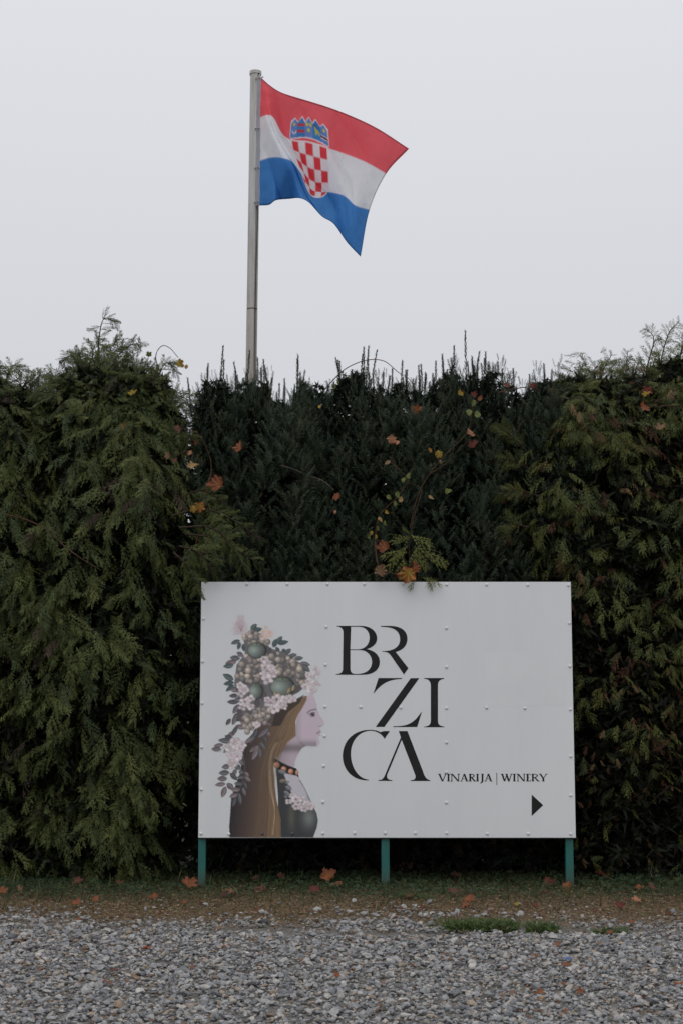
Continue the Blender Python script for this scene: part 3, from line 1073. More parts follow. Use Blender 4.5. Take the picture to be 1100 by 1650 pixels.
def leaf_mesh(name, seed, c0, c1, curl=0.5, lobes=0.62, small=False):
    r_ = np.random.default_rng(seed)
    if small:                                     # plain oval leaf
        tt = np.linspace(0, math.pi, 8)
        ring = np.array([(math.sin(x) * 0.34 * (1 + 0.2 * math.cos(x)), 0.5 - math.cos(x) * 0.5) for x in tt] +
                        [(-math.sin(x) * 0.34 * (1 + 0.2 * math.cos(x)), 0.5 - math.cos(x) * 0.5) for x in tt[::-1][1:-1]])
        ctr = np.array([0, 0.45])
    else:
        ring = leaf_outline(lobes, r_)
        ctr = np.array([0, 0.36])
    mid = ctr + (ring - ctr) * 0.55
    n_ = len(ring)
    P2 = np.concatenate([[ctr], mid, ring])
    x, y = P2[:, 0], P2[:, 1]
    b1, b2, b3 = r_.uniform(-1, 1, 3)
    z = curl * (0.55 * x * x * (1 + b1) + 0.5 * b2 * (y - 0.4) ** 2 + 0.45 * b3 * x * (y - 0.4))
    z = z + curl * 0.06 * np.sin(9 * np.arctan2(x, y - 0.4) + seed) * np.hypot(x, y - 0.4) * 2
    V = np.stack([x, y, z], 1)
    F = []
    for k in range(n_):
        k2 = (k + 1) % n_
        F.append((0, 1 + k2, 1 + k))
        F.append((1 + k, 1 + k2, 1 + n_ + k2))
        F.append((1 + k, 1 + n_ + k2, 1 + n_ + k))
    c0, c1 = np.array(c0), np.array(c1)
    C = np.concatenate([[c0], c0 * 0.55 + c1 * 0.45 + np.zeros((n_, 3)), np.tile(c1, (n_, 1))]) * r_.uniform(0.75, 1.2, (len(V), 1))
    # a short stalk
    s0 = len(V)
    V = np.concatenate([V, [(-0.012, 0.2, 0), (0.012, 0.2, 0), (0.05, -0.22, 0.05 + 0.1 * b1)]])
    F.append((s0, s0 + 1, s0 + 2))
    C = np.concatenate([C, np.tile(c1 * 0.6, (3, 1))])
    me = make_mesh(name, V - np.array([0, 0.35, 0]), np.array(F), C)
    me.materials.append(M_LEAF)
    return me


PAL = {
    'orange': ((0.27, 0.105, 0.04), (0.22, 0.068, 0.032)),
    'rust': ((0.155, 0.065, 0.038), (0.115, 0.043, 0.029)),
    'red': ((0.17, 0.045, 0.03), (0.12, 0.03, 0.023)),
    'yellow': ((0.33, 0.23, 0.035), (0.30, 0.20, 0.03)),
    'gold': ((0.30, 0.20, 0.03), (0.30, 0.085, 0.03)),
    'peach': ((0.42, 0.22, 0.12), (0.36, 0.15, 0.085)),
    'tan': ((0.24, 0.15, 0.085), (0.19, 0.11, 0.06)),
    'brown': ((0.10, 0.05, 0.032), (0.07, 0.036, 0.025)),
    'green': ((0.11, 0.14, 0.035), (0.14, 0.15, 0.035)),
    'pale': ((0.36, 0.25, 0.09), (0.34, 0.21, 0.09)),
}
LM = {}


def get_leaf(colr, var, small=False, curl=0.6):
    k = (colr, var, small, curl)
    if k not in LM:
        LM[k] = leaf_mesh('leaf', 200 + var * 7 + len(colr), *PAL[colr], curl=curl, small=small, lobes=0.60 + 0.06 * (var % 4))
    return LM[k]


def leaf_matrix(p, size, face, roll):
    """leaf centred on p, its face turned towards `face`, rolled in its own plane"""
    z = Vector(face).normalized()
    q = z.to_track_quat('Z', 'Y').to_matrix() @ Matrix.Rotation(roll, 3, 'Z')
    m = (q * size).to_4x4()
    m.translation = Vector([float(v) for v in p])
    return m


# ------------------------------------------------------------------ vine climbing in the hedge
def vine(label, stems, leaves, stem_col=(0.075, 0.043, 0.028)):
    """stems: list of (pixel points, distance, radius); leaves: (px, py, distance, size px, colour, small)"""
    b0 = at(stems[0][0][0][0], stems[0][0][0][1], stems[0][1])
    root = thing('vine', label, 'vine', b0, 'vine strands climbing in the hedge')
    for pts, Y, rad in stems:
        P = spline([at(q[0], q[1], Y) + np.array([0, random.uniform(-0.03, 0.03), 0]) for q in pts], 6 * len(pts))
        mb = MB()
        mb.tube(P - b0, np.linspace(rad, rad * 0.55, len(P)), 5, stem_col)
        link('stem', mb.mesh('stem', True), M_BARK, root)
    for k, (px, py, Y, sz, colr, small) in enumerate(leaves):
        me = get_leaf(colr, (k * 3 + len(stems)) % 5, small, 1.15)
        o = link('leaf', me, None, root)
        p = at(px, py, Y)
        size = sz / (FPX / Y)
        o.matrix_local = leaf_matrix(p - b0, size * (0.85 if small else 0.8), (random.uniform(-.95, .95), -1, random.uniform(-0.2, 1.1)), random.uniform(-0.9, 0.9) + (math.pi if random.random() < 0.6 else 0))
    return root


YL = 11.85
vine('bare arching tendril standing out against the sky above the hedge', [([(520, 632), (540, 608), (560, 592), (590, 581), (618, 583), (640, 600), (660, 612), (672, 632)], 12.2, 0.005)],
     [(545, 615, 12.2, 9, 'green', True), (538, 622, 12.2, 11, 'green', True), (552, 600, 12.2, 7, 'green', True), (562, 606, 12.15, 8, 'green', True), (535, 632, 12.15, 10, 'green', True), (515, 655, 12.0, 9, 'yellow', True)])
vine('vine with yellow leaves nodding over the cypress top against the sky', [([(270, 640), (258, 600), (252, 575), (262, 559), (275, 562), (288, 577)], 12.1, 0.005)],
     [(241, 573, 12.1, 13, 'green', False), (289, 584, 12.1, 19, 'yellow', False), (300, 592, 12.1, 10, 'pale', True), (216, 632, 11.85, 20, 'yellow', False), (199, 691, 11.75, 20, 'gold', False)])
vine('vine strand with orange and yellow leaves beside the tall cypress', [([(316, 880), (327, 830), (335, 790), (340, 745), (320, 700), (285, 690)], 11.7, 0.006), ([(285, 735), (300, 728), (312, 730)], 11.7, 0.004)],
     [(288, 692, 11.65, 20, 'rust', False), (272, 735, 11.7, 16, 'tan', False), (284, 740, 11.68, 15, 'rust', False), (307, 729, 11.65, 12, 'peach', True), (310, 752, 11.6, 27, 'pale', False),
      (353, 782, 11.6, 36, 'orange', False), (322, 814, 11.6, 28, 'gold', False), (311, 822, 11.55, 18, 'yellow', False), (387, 722, 11.85, 27, 'orange', False), (316, 715, 11.75, 13, 'rust', False)])
vine('long bare brown tendril curving across the left cypress', [([(10, 829), (45, 838), (80, 856), (105, 880), (135, 902), (160, 917)], 11.35, 0.006)], [])
vine('grey forked twig with one orange leaf in the middle of the dark yew', [([(453, 750), (475, 757), (495, 766), (520, 775), (538, 790)], 11.85, 0.006), ([(495, 766), (502, 757), (508, 748)], 11.85, 0.004), ([(495, 766), (485, 774), (478, 776)], 11.85, 0.004)],
     [(543, 801, 11.8, 20, 'orange', False), (540, 824, 11.85, 8, 'peach', True)], (0.10, 0.085, 0.075))
vine('vine strand with peach, red and green leaves right of the middle of the hedge', [([(660, 850), (672, 800), (690, 765), (715, 735), (745, 705), (755, 690), (760, 660), (758, 645), (743, 628)], 11.8, 0.005), ([(690, 765), (720, 745), (738, 725), (752, 712)], 11.8, 0.004)],
     [(741, 632, 11.75, 14, 'yellow', False), (764, 637, 11.75, 14, 'red', False), (762, 648, 11.7, 17, 'green', True), (755, 663, 11.72, 17, 'green', True), (769, 669, 11.7, 17, 'green', True), (758, 699, 11.65, 21, 'peach', False),
      (761, 718, 11.68, 22, 'red', False), (707, 730, 11.7, 20, 'yellow', False), (692, 724, 11.75, 12, 'gold', False), (708, 745, 11.75, 13, 'tan', False), (722, 790, 11.75, 18, 'green', True), (692, 801, 11.75, 12, 'pale', True), (772, 643, 11.75, 12, 'orange', True)])
vine('vine strand with pale dry and small yellow leaves hanging above the sign', [([(606, 905), (604, 870), (612, 830), (640, 800), (655, 775), (640, 755), (625, 742)], 11.75, 0.006), ([(640, 755), (630, 732), (633, 728)], 11.75, 0.003), ([(655, 775), (672, 785)], 11.75, 0.003)],
     [(632, 706, 11.8, 20, 'peach', False), (640, 712, 11.8, 12, 'peach', True), (625, 745, 11.75, 14, 'tan', True), (650, 772, 11.7, 13, 'green', True), (658, 768, 11.7, 14, 'green', True), (640, 795, 11.7, 14, 'green', True), (625, 800, 11.7, 12, 'green', True),
      (645, 806, 11.7, 12, 'pale', True), (635, 812, 11.7, 13, 'green', True), (622, 824, 11.7, 10, 'yellow', True), (611, 836, 11.7, 12, 'pale', True), (620, 844, 11.7, 10, 'green', True), (608, 850, 11.7, 10, 'green', True), (598, 858, 11.7, 9, 'yellow', True), (605, 866, 11.7, 9, 'yellow', True), (593, 866, 11.7, 9, 'green', True)])
vine('vine with large orange leaf and dry brown leaf touching the top of the sign', [([(604, 868), (606, 895), (610, 912), (625, 920), (640, 925), (655, 915)], 11.55, 0.005), ([(680, 790), (672, 815), (664, 842), (660, 870)], 11.7, 0.004)],
     [(620, 883, 11.6, 28, 'orange', False), (658, 921, 11.5, 46, 'gold', False), (612, 922, 11.5, 30, 'tan', False), (668, 918, 11.52, 26, 'orange', False)])
vine('vine strand with red leaves across the top of the hedge, right of the yews', [([(800, 634), (820, 628), (845, 625), (866, 627)], 11.85, 0.006)],
     [(816, 619, 11.85, 16, 'rust', False), (856, 620, 11.85, 17, 'red', False), (668, 657, 11.85, 20, 'orange', False), (676, 658, 11.83, 11, 'gold', True)])
vine('vine strand with red and tan leaves hanging in the thuja at the right edge', [([(1100, 655), (1075, 654), (1055, 656), (1035, 652)], 11.75, 0.006)],
     [(1042, 627, 11.75, 24, 'red', False), (1038, 636, 11.73, 18, 'yellow', False), (1036, 655, 11.7, 24, 'orange', False), (1062, 690, 11.65, 24, 'tan', False), (1010, 682, 11.7, 15, 'brown', True)])

# the small thuja spray that leans on the sign's top edge
p0 = at(655, 945, 11.66)
sr = thing('thuja_sapling', 'bright yellowish green thuja sprig leaning over the top edge of the sign', 'plant', (p0[0], 11.72, 0))
mb = MB()
mb.tube(spline([(0.25, 0.75, 0), (0.2, 0.6, 1.2), (0.03, 0.05, 2.3), (0.02, -0.06, 2.75)], 4), [0.012, 0.011, 0.008, 0.003], 5, (0.06, 0.04, 0.03))
link('stem', mb.mesh('stem', True), M_BARK, sr)
for (px, py, ex, ey, sz) in ((655, 880, 628, 905, 0.22), (660, 865, 640, 868, 0.17), (662, 862, 690, 872, 0.20), (672, 882, 712, 898, 0.24), (668, 880, 690, 912, 0.19), (668, 885, 672, 925, 0.17),
                             (655, 890, 612, 890, 0.2), (680, 930, 712, 938, 0.16), (668, 932, 660, 950, 0.11), (690, 932, 698, 952, 0.11), (650, 900, 650, 930, 0.18), (660, 860, 655, 850, 0.12)):
    a_ = at(px, py, 11.62)
    e_ = at(ex, ey, 11.50)
    Mx = frames(np.array([e_ - a_]), np.array([[0.1, -1, 0.5]]))[0] * sz * 1.2
    o = link('foliage_spray', shared_mesh('thu', THU, random.randrange(6), np.array((0.13, 0.14, 0.035)), 'foliage_spray'), None, sr)
    m4 = np.eye(4)
    m4[:3, :3] = Mx
    m4[:3, 3] = a_ - np.array([p0[0], 11.72, 0])
    o.matrix_local = Matrix(m4.tolist())

# ------------------------------------------------------------------ sign
SY = 11.60                                        # front of the white sheet
tl, tr_, bl, br = at(325, 937, SY), at(921, 938, SY), at(320, 1349, SY), at(924, 1350, SY)
X0, X1 = (tl[0] + bl[0]) / 2, (tr_[0] + br[0]) / 2
Z0, Z1 = (bl[2] + br[2]) / 2, (tl[2] + tr_[2]) / 2
sb = np.array([(X0 + X1) / 2, SY, 0.0])
sign = thing('sign_board', 'large white winery sign on three green posts in front of the hedge', 'sign', sb)


def sgn(V):
    return np.asarray(V, float) - sb


mb = MB()
mb.box(sgn((X0, SY, Z0)), sgn((X1, SY + 0.006, Z1)))
pan = link('panel', mb.mesh('panel'), M_PANEL, sign)
bv = pan.modifiers.new('bevel', 'BEVEL')
bv.width = 0.0015
bv.segments = 2
mb = MB()
fy0, fy1 = SY + 0.008, SY + 0.045
for z in (Z0 + 0.012, (Z0 + Z1) / 2 - 0.02, Z1 - 0.052):
    mb.box(sgn((X0 + 0.065, fy0, z)), sgn((X1 - 0.065, fy1, z + 0.04)))
link('frame', mb.mesh('frame'), M_BLACK, sign)
mb = MB()
mb.box(sgn((X0 + 0.002, SY + 0.0085, Z0 - 0.009)), sgn((X1 + 0.007, SY + 0.03, Z0 + 0.010)))
link('edge_strip', mb.mesh('edge_strip'), M_BLACK, sign)
for px0, px1, pyb in ((319.5, 331.5, 1434), (614, 627, 1430), (911, 923.5, 1428)):
    a_, b_ = at(px0, 1390, SY + 0.02)[0], at(px1, 1390, SY + 0.02)[0]
    mb = MB()
    mb.box(sgn((a_, SY + 0.031, -0.25)), sgn((b_, SY + 0.031 + (b_ - a_), Z1 - 0.06)))
    po = link('post', mb.mesh('post'), M_GREEN, sign)
    bv = po.modifiers.new('bevel', 'BEVEL')
    bv.width = 0.004
    bv.segments = 2

# rivets
rv = [(398, 941), (463, 941), (527.5, 941), (586.5, 941), (649.8, 941), (718.7, 942), (783, 942), (849, 942.5), (914.7, 943),
      (328.5, 997), (327, 1066), (326, 1133), (325.5, 1203.7), (325, 1272), (324.5, 1343),
      (916.4, 1004), (917, 1073.5), (918, 1143), (918.3, 1218.5), (918.3, 1281.3), (918.5, 1343.5),
      (369, 1343.5), (422.6, 1343), (471, 1343), (520, 1342.5), (571, 1342), (620, 1342), (668.5, 1342), (719, 1342), (784, 1343), (850, 1343),
      (525.7, 1010), (524.3, 1071), (523.4, 1138.5), (522.8, 1185.7), (521.5, 1234), (520.3, 1292),
      (718.5, 1012), (718.5, 1074.6), (718.5, 1141), (718.5, 1196), (718.5, 1244), (718.3, 1293),
      (580.7, 1139), (645, 1140), (783, 1140), (844.5, 1141)]
V, F = [], []
nr = 12
rings = [(1.0, 0.0), (0.95, 0.35), (0.75, 0.75), (0.4, 1.0)]
for rr, hh in rings:
    for k in range(nr):
        V.append((math.cos(k * 2 * math.pi / nr) * rr * 0.0135, -hh * 0.009, math.sin(k * 2 * math.pi / nr) * rr * 0.0135))
V.append((0, -0.0105, 0))
Fq = []
for i in range(3):
    for k in range(nr):
        a0, a1 = i * nr + k, i * nr + (k + 1) % nr
        Fq += [(a0, a1, a1 + nr), (a0, a1 + nr, a0 + nr)]
for k in range(nr):
    Fq.append((3 * nr + k, 3 * nr + (k + 1) % nr, 4 * nr))
rme = make_mesh('rivet', V, Fq, smooth=True)
rme.materials.append(M_RIVET)
rme_d = rme.copy()
rme_d.materials.clear()
rme_d.materials.append(M_BARE)
for px, py in rv:
    p = at(px, py, SY)
    link('rivet', rme_d if (py > 1330 and 375 < px < 510) else rme, None, sign, loc=sgn((p[0], SY + 0.0005, p[2])))


# lettering
def bez(cmds):
    """path of ('M'|'L'|'C', points...) to a list of points"""
    out = []
    for c in cmds:
        if len(c) == 2:
            out.append(np.array(c, float))
        else:
            p0 = out[-1]
            p1, p2, p3 = [np.array(c[i:i + 2], float) for i in (0, 2, 4)]
            for t_ in np.linspace(0, 1, 11)[1:]:
                out.append((1 - t_) ** 3 * p0 + 3 * (1 - t_) ** 2 * t_ * p1 + 3 * (1 - t_) * t_ * t_ * p2 + t_ ** 3 * p3)
    return np.array(out)


def flat_shape(name, loops, y, mat, thick=0.0012):
    """loops in photo pixels (first outer, rest holes) laid on the sign as a thin cut-out film"""
    L3 = []
    for lp in loops:
        pts = [at(p[0], p[1], SY) for p in lp]
        L3.append([Vector((p[0], 0.0, p[2])) for p in pts])
    tris = tessellate_polygon(L3)
    allv = [v for lp in L3 for v in lp]
    n_ = len(allv)
    V = [(v.x, y, v.z) for v in allv] + [(v.x, y + thick, v.z) for v in allv]
    F = []
    for t_ in tris:
        a, b_, c = [allv[i] for i in t_]
        if ((b_ - a).cross(c - a)).y > 0:
            t_ = (t_[0], t_[2], t_[1])
        F.append(tuple(t_))
    k0 = 0
    for lp in L3:
        m_ = len(lp)
        for i in range(m_):
            i2 = (i + 1) % m_
            F += [(k0 + i, k0 + i2, k0 + i2 + n_), (k0 + i, k0 + i2 + n_, k0 + i + n_)]
        k0 += m_
    return link(name, make_mesh(name, sgn(V), F), mat, sign)


S3 = 5.238


def z3(path):
    p = bez(path)
    return np.stack([520 + p[:, 0] / S3, 990 + p[:, 1] / S3], 1)


LY = SY - 0.0012
flat_shape('letter', [z3([(118, 96), (320, 96), (410, 96, 455, 150, 455, 200), (455, 245, 425, 275, 368, 292), (440, 305, 478, 350, 478, 400), (478, 460, 430, 508, 340, 508), (110, 508), (112, 503),
                          (150, 500, 168, 490, 168, 455), (172, 160), (172, 115, 150, 102, 118, 101)]),
                      z3([(236, 103), (300, 103), (360, 103, 392, 145, 392, 195), (392, 250, 355, 294, 290, 294), (230, 294)]),
                      z3([(230, 300), (310, 300), (370, 300, 412, 345, 412, 400), (412, 460, 365, 501, 290, 501), (270, 501), (245, 501, 231, 485, 231, 460)])], LY, M_PRINT)
flat_shape('letter', [z3([(485, 96), (560, 96), (660, 96, 710, 140, 710, 205), (710, 260, 675, 300, 612, 316), (718, 453), (681, 506), (570, 345), (550, 318, 530, 314, 497, 313), (497, 309),
                          (600, 310, 648, 270, 648, 210), (648, 140, 600, 104, 490, 104)])], LY, M_PRINT)
zroot = flat_shape('letter', [z3([(738, 537), (810, 537), (516, 948), (443, 948)])], LY, M_PRINT)
for lp in ([(467, 536), (665, 536), (660, 544), (560, 546, 490, 580, 430, 664), (426, 662)], [(832, 820), (792, 949), (590, 949), (594, 942), (720, 945, 770, 910, 828, 822)]):
    o = flat_shape('stroke', [z3(lp)], LY, M_PRINT)
    o.parent = zroot
flat_shape('letter', [z3([(850, 536), (1020, 536), (1018, 543), (975, 548, 967, 570, 967, 600), (967, 890), (967, 925, 975, 940, 1020, 945), (1020, 951), (850, 951), (850, 946), (900, 940, 907, 925, 907, 890),
                          (907, 600), (907, 570, 895, 545, 852, 542)])], LY, M_PRINT)
flat_shape('letter', [z3([(562, 983), (518, 1048), (490, 1000, 440, 980, 395, 980), (300, 985, 232, 1070, 234, 1180), (238, 1300, 300, 1385, 386, 1394), (385, 1399), (250, 1405, 165, 1310, 166, 1190),
                          (168, 1060, 265, 972, 395, 972), (430, 972, 460, 980, 485, 993), (495, 985, 510, 983, 530, 983)])], LY, M_PRINT)
flat_shape('letter', [z3([(637, 983), (710, 983), (840, 1320), (855, 1370, 870, 1390, 902, 1398), (902, 1404), (738, 1404), (738, 1398), (775, 1395, 785, 1380, 775, 1350), (662, 1057), (540, 1350),
                          (532, 1380, 545, 1395, 582, 1397), (582, 1403), (466, 1403), (466, 1397), (500, 1395, 510, 1380, 523, 1350), (655, 1037)])], LY, M_PRINT)


# small caps line: each letter a few thick and thin strokes with serifs, in units of the cap height (y up)
def glyph(ch, w):
    TH, TN, SF = 0.235, 0.115, 0.08

    def serif(x, y, l=0.13, up=True):
        return [(x - l, y), (x + l, y), (x + l, y + (SF if up else -SF)), (x - l, y + (SF if up else -SF))]

    def bar(x0, y0, x1, y1, t_):
        return [(x0 - t_ / 2, y0), (x0 + t_ / 2, y0), (x1 + t_ / 2, y1), (x1 - t_ / 2, y1)]

    def arc(cx, cy, rx, ry, a0, a1, t0, t1, n_=10):
        o, i = [], []
        for k in range(n_ + 1):
            u = k / n_
            a = R(a0 + (a1 - a0) * u)
            th = t0 + (t1 - t0) * math.sin(math.pi * u)
            o.append((cx + rx * math.cos(a), cy + ry * math.sin(a)))
            i.append((cx + (rx - th) * math.cos(a), cy + (ry - min(th, 0.09)) * math.sin(a)))
        return o + i[::-1]
    if ch == 'I':
        return [bar(w / 2, 0, w / 2, 1, TH), serif(w / 2, 0, 0.19), serif(w / 2, 1, 0.19, False)]
    if ch == 'V':
        return [bar(0.12, 1, w * 0.52, 0, TH), bar(w - 0.12, 1, w * 0.52, 0, TN), serif(0.13, 1, 0.17, False), serif(w - 0.12, 1, 0.14, False)]
    if ch == 'W':
        return [bar(0.12, 1, w * 0.32, 0, TH), bar(w * 0.52, 1, w * 0.32, 0, TN), bar(w * 0.46, 1, w * 0.69, 0, TH), bar(w - 0.12, 1, w * 0.69, 0, TN), serif(0.13, 1, 0.17, False), serif(w - 0.12, 1, 0.14, False), serif(w * .48, 1, 0.17, False)]
    if ch == 'A':
        return [bar(0.13, 0, w * 0.48, 1, TN), bar(w - 0.16, 0, w * 0.48, 1, TH), [(w * .27, .3), (w * .68, .3), (w * .68, .37), (w * .27, .37)], serif(0.13, 0, 0.14), serif(w - 0.15, 0, 0.18)]
    if ch == 'N':
        return [bar(0.16, 0, 0.16, 1, TN), bar(w - 0.16, 0, w - 0.16, 1, TN), bar(0.17, 1, w - 0.18, 0, TH), serif(0.16, 0, 0.15), serif(w - 0.16, 1, 0.15, False), serif(0.1, 1, 0.12, False)]
    if ch == 'R':
        return [bar(0.2, 0, 0.2, 1, TH), arc(0.28, 0.74, w * 0.55, 0.26, 90, -90, 0.07, 0.17), bar(w * .45, .5, w * .86, 0, TH), serif(0.2, 0, 0.18), serif(0.2, 1, 0.18, False), serif(w * .9, 0, 0.12)]
    if ch == 'J':
        return [bar(w * .6, 0, w * .6, 1, TH), [(w * .6 - .08, 0), (w * .6 + .08, 0), (w * .6 - .02, -.2), (w * .6 - .3, -.28), (w * .6 - .3, -.2)], serif(w * .6, 1, 0.18, False)]
    if ch == 'E':
        return [bar(0.2, 0, 0.2, 1, TH), [(.2, 0), (w - .04, 0), (w, .24), (w - .06, .24), (w - .12, .07), (.2, .07)], [(.2, .93), (w - .12, .93), (w - .1, .78), (w - .04, .78), (w - .05, 1), (.2, 1)],
                [(.2, .48), (w - .2, .48), (w - .2, .55), (.2, .55)], serif(0.16, 0, 0.16), serif(0.16, 1, 0.16, False)]
    if ch == 'Y':
        return [bar(w * .5, 0, w * .5, .45, TH), bar(0.12, 1, w * .48, .42, TH), bar(w - .12, 1, w * .53, .42, TN), serif(w * .5, 0, 0.18), serif(0.13, 1, 0.17, False), serif(w - .12, 1, 0.14, False)]
    if ch == '|':
        return [[(w / 2 - .045, -.48), (w / 2 + .045, -.48), (w / 2 + .045, 1.12), (w / 2 - .045, 1.12)]]


CAPY, CAPH = 1258.7, 12.2
for ch, a, b_ in (('V', 70, 131), ('I', 131, 159), ('N', 160, 229), ('A', 233, 291), ('R', 294, 346), ('I', 345, 373), ('J', 374, 410), ('A', 411, 468), ('|', 488, 514), ('W', 533, 616), ('I', 616, 645),
                  ('N', 648, 712), ('E', 717, 752), ('R', 756, 816), ('Y', 814, 874)):
    x0, x1 = 690 + a / 4.583, 690 + b_ / 4.583
    w_ = (x1 - x0) / CAPH
    V, F, k0 = [], [], 0
    for k, poly in enumerate(glyph(ch, w_)):
        pts = [at(x0 + p[0] * CAPH, CAPY - p[1] * CAPH, SY) for p in poly]
        yy = SY - 0.0006 - 0.00025 * k
        L3 = [Vector((p[0], 0, p[2])) for p in pts]
        for t_ in tessellate_polygon([L3]):
            F.append([k0 + i for i in t_])
        V += [(p.x, yy, p.z) for p in L3]
        k0 += len(L3)
    link('letter', make_mesh('letter', sgn(V), F), M_PRINT, sign)
flat_shape('arrow', [np.array([(855.5, 1280), (874, 1297), (855.5, 1314.5)])], LY, M_PRINT)


M_FADE, n, b = new_mat('faded_film')
t = noise(n, 3, 4, 0.6)
n.links.new(ramp(n, t.outputs['Fac'], [(0.3, (0.733, 0.748, 0.76)), (0.7, (0.779, 0.79, 0.798))]).outputs[0], b.inputs['Base Color'])
b.inputs['Roughness'].default_value = 0.45
b.inputs['Specular IOR Level'].default_value = 0.35
flat_shape('faded_patch', [np.array([(779, 1052), (912, 1050), (913, 1137), (779, 1137)])], SY - 0.0006, M_FADE, 0.0005)

# ------------------------------------------------------------------ the printed picture: painted on a fine grid of coloured points
class Paint:
    def __init__(s, x0, y0, x1, y1, res):
        s.x0, s.y0, s.res = x0, y0, res
        s.w, s.h = int((x1 - x0) * res), int((y1 - y0) * res)
        s.rgb = np.zeros((s.h, s.w, 3))
        s.a = np.zeros((s.h, s.w))

    def _box(s, xa, ya, xb, yb):
        i0 = max(0, int((xa - s.x0) * s.res) - 1)
        i1 = min(s.w, int((xb - s.x0) * s.res) + 2)
        j0 = max(0, int((ya - s.y0) * s.res) - 1)
        j1 = min(s.h, int((yb - s.y0) * s.res) + 2)
        if i1 <= i0 or j1 <= j0:
            return None
        X, Y = np.meshgrid(s.x0 + (np.arange(i0, i1) + 0.5) / s.res, s.y0 + (np.arange(j0, j1) + 0.5) / s.res)
        return i0, i1, j0, j1, X, Y

    def _blend(s, bx, m, c):
        i0, i1, j0, j1, X, Y = bx
        A = s.rgb[j0:j1, i0:i1]
        c = np.asarray(c, float)
        al = s.a[j0:j1, i0:i1]
        na = m + al * (1 - m)
        A[:] = np.where(na[..., None] > 1e-6, (c * m[..., None] + A * (al * (1 - m))[..., None]) / np.maximum(na, 1e-6)[..., None], A)
        s.a[j0:j1, i0:i1] = na

    def poly(s, pts, c, alpha=1.0):
        pts = np.asarray(pts, float)
        bx = s._box(pts[:, 0].min(), pts[:, 1].min(), pts[:, 0].max(), pts[:, 1].max())
        if bx is None:
            return
        X, Y = bx[4], bx[5]
        ins = np.zeros(X.shape, bool)
        n_ = len(pts)
        for i in range(n_):
            xa, ya = pts[i]
            xb, yb = pts[(i + 1) % n_]
            if ya == yb:
                continue
            cnd = ((ya > Y) != (yb > Y)) & (X < (xb - xa) * (Y - ya) / (yb - ya) + xa)
            ins ^= cnd
        cc = c(X, Y) if callable(c) else np.asarray(c, float)
        s._blend(bx, ins * alpha, cc)

    def ball(s, cx, cy, rx, ry, c, hl=(-0.3, -0.35), dark=0.45, alpha=1.0):
        bx = s._box(cx - rx, cy - ry, cx + rx, cy + ry)
        if bx is None:
            return
        X, Y = bx[4], bx[5]
        u, v = (X - cx) / rx, (Y - cy) / ry
        r2 = u * u + v * v
        d_ = np.sqrt((u - hl[0]) ** 2 + (v - hl[1]) ** 2)
        sh = 1.14 - (1 - dark) * 0.62 * d_ - 0.28 * np.clip(r2 - 0.65, 0, 1) / 0.35
        s._blend(bx, (r2 < 1) * alpha, np.asarray(c, float) * np.clip(sh, 0.2, 1.3)[..., None])

    def leaf(s, xa, ya, xb, yb, wd, c, alpha=1.0, edge=0.55):
        ln = math.hypot(xb - xa, yb - ya)
        dx, dy = (xb - xa) / ln, (yb - ya) / ln
        bx = s._box(min(xa, xb) - wd, min(ya, yb) - wd, max(xa, xb) + wd, max(ya, yb) + wd)
        if bx is None:
            return
        X, Y = bx[4], bx[5]
        t_ = ((X - xa) * dx + (Y - ya) * dy) / ln
        q = (-(X - xa) * dy + (Y - ya) * dx)
        hw = wd / 2 * np.sin(np.pi * np.clip(t_, 0, 1) ** 0.9) ** 0.75
        m = (t_ > 0) & (t_ < 1) & (np.abs(q) < hw)
        e = np.abs(q) / np.maximum(hw, 1e-3)
        sh = 1.05 - edge * np.clip((e - 0.55) / 0.45, 0, 1) - 0.32 * (e < 0.10) + 0.22 * (q < 0) * (e < .6)
        s._blend(bx, m * alpha, np.asarray(c, float) * sh[..., None])

    def stroke(s, pts, wd, c, alpha=1.0):
        P = spline(pts, 6 * len(pts)) if len(pts) > 2 else np.asarray(pts, float)
        lo, hi = P.min(0) - wd, P.max(0) + wd
        bx = s._box(lo[0], lo[1], hi[0], hi[1])
        if bx is None:
            return
        X, Y = bx[4], bx[5]
        dm = np.full(X.shape, 1e9)
        for a, b_ in zip(P[:-1], P[1:]):
            d_ = b_ - a
            t_ = np.clip(((X - a[0]) * d_[0] + (Y - a[1]) * d_[1]) / (d_ @ d_ + 1e-12), 0, 1)
            dm = np.minimum(dm, np.hypot(X - a[0] - t_ * d_[0], Y - a[1] - t_ * d_[1]))
        s._blend(bx, np.clip((wd * 0.75 - dm) / (wd * 0.5), 0, 1) * alpha, np.asarray(c, float))


def q1(*p):
    p = np.asarray(p, float).reshape(-1, 2)
    return np.stack([330 + p[:, 0] / 5.238, 980 + p[:, 1] / 5.238], 1)


def q2(*p):
    p = np.asarray(p, float).reshape(-1, 2)
    return np.stack([330 + p[:, 0] / 5.238, 1150 + p[:, 1] / 5.238], 1)


PT = Paint(338, 983, 524, 1349.5, 2.5)
rp = np.random.default_rng(5)


def hair_col(X, Y):
    u = np.clip((X - 372) / 78.0 - (1300 - Y) / 700.0, 0, 1)[..., None]
    c = np.where(u < 0.45, np.array([36, 33, 36.]) + (np.array([68, 56, 50.]) - np.array([36, 33, 36.])) * u / 0.45,
                 np.array([68, 56, 50.]) + (np.array([102, 83, 64.]) - np.array([68, 56, 50.])) * (u - 0.45) / 0.55)
    st = 1 + 0.10 * np.sin(X * 2.2 + 5 * np.sin(Y / 60.)) + 0.06 * np.sin(X * 5.1 + Y / 25.)
    return c * st[..., None]


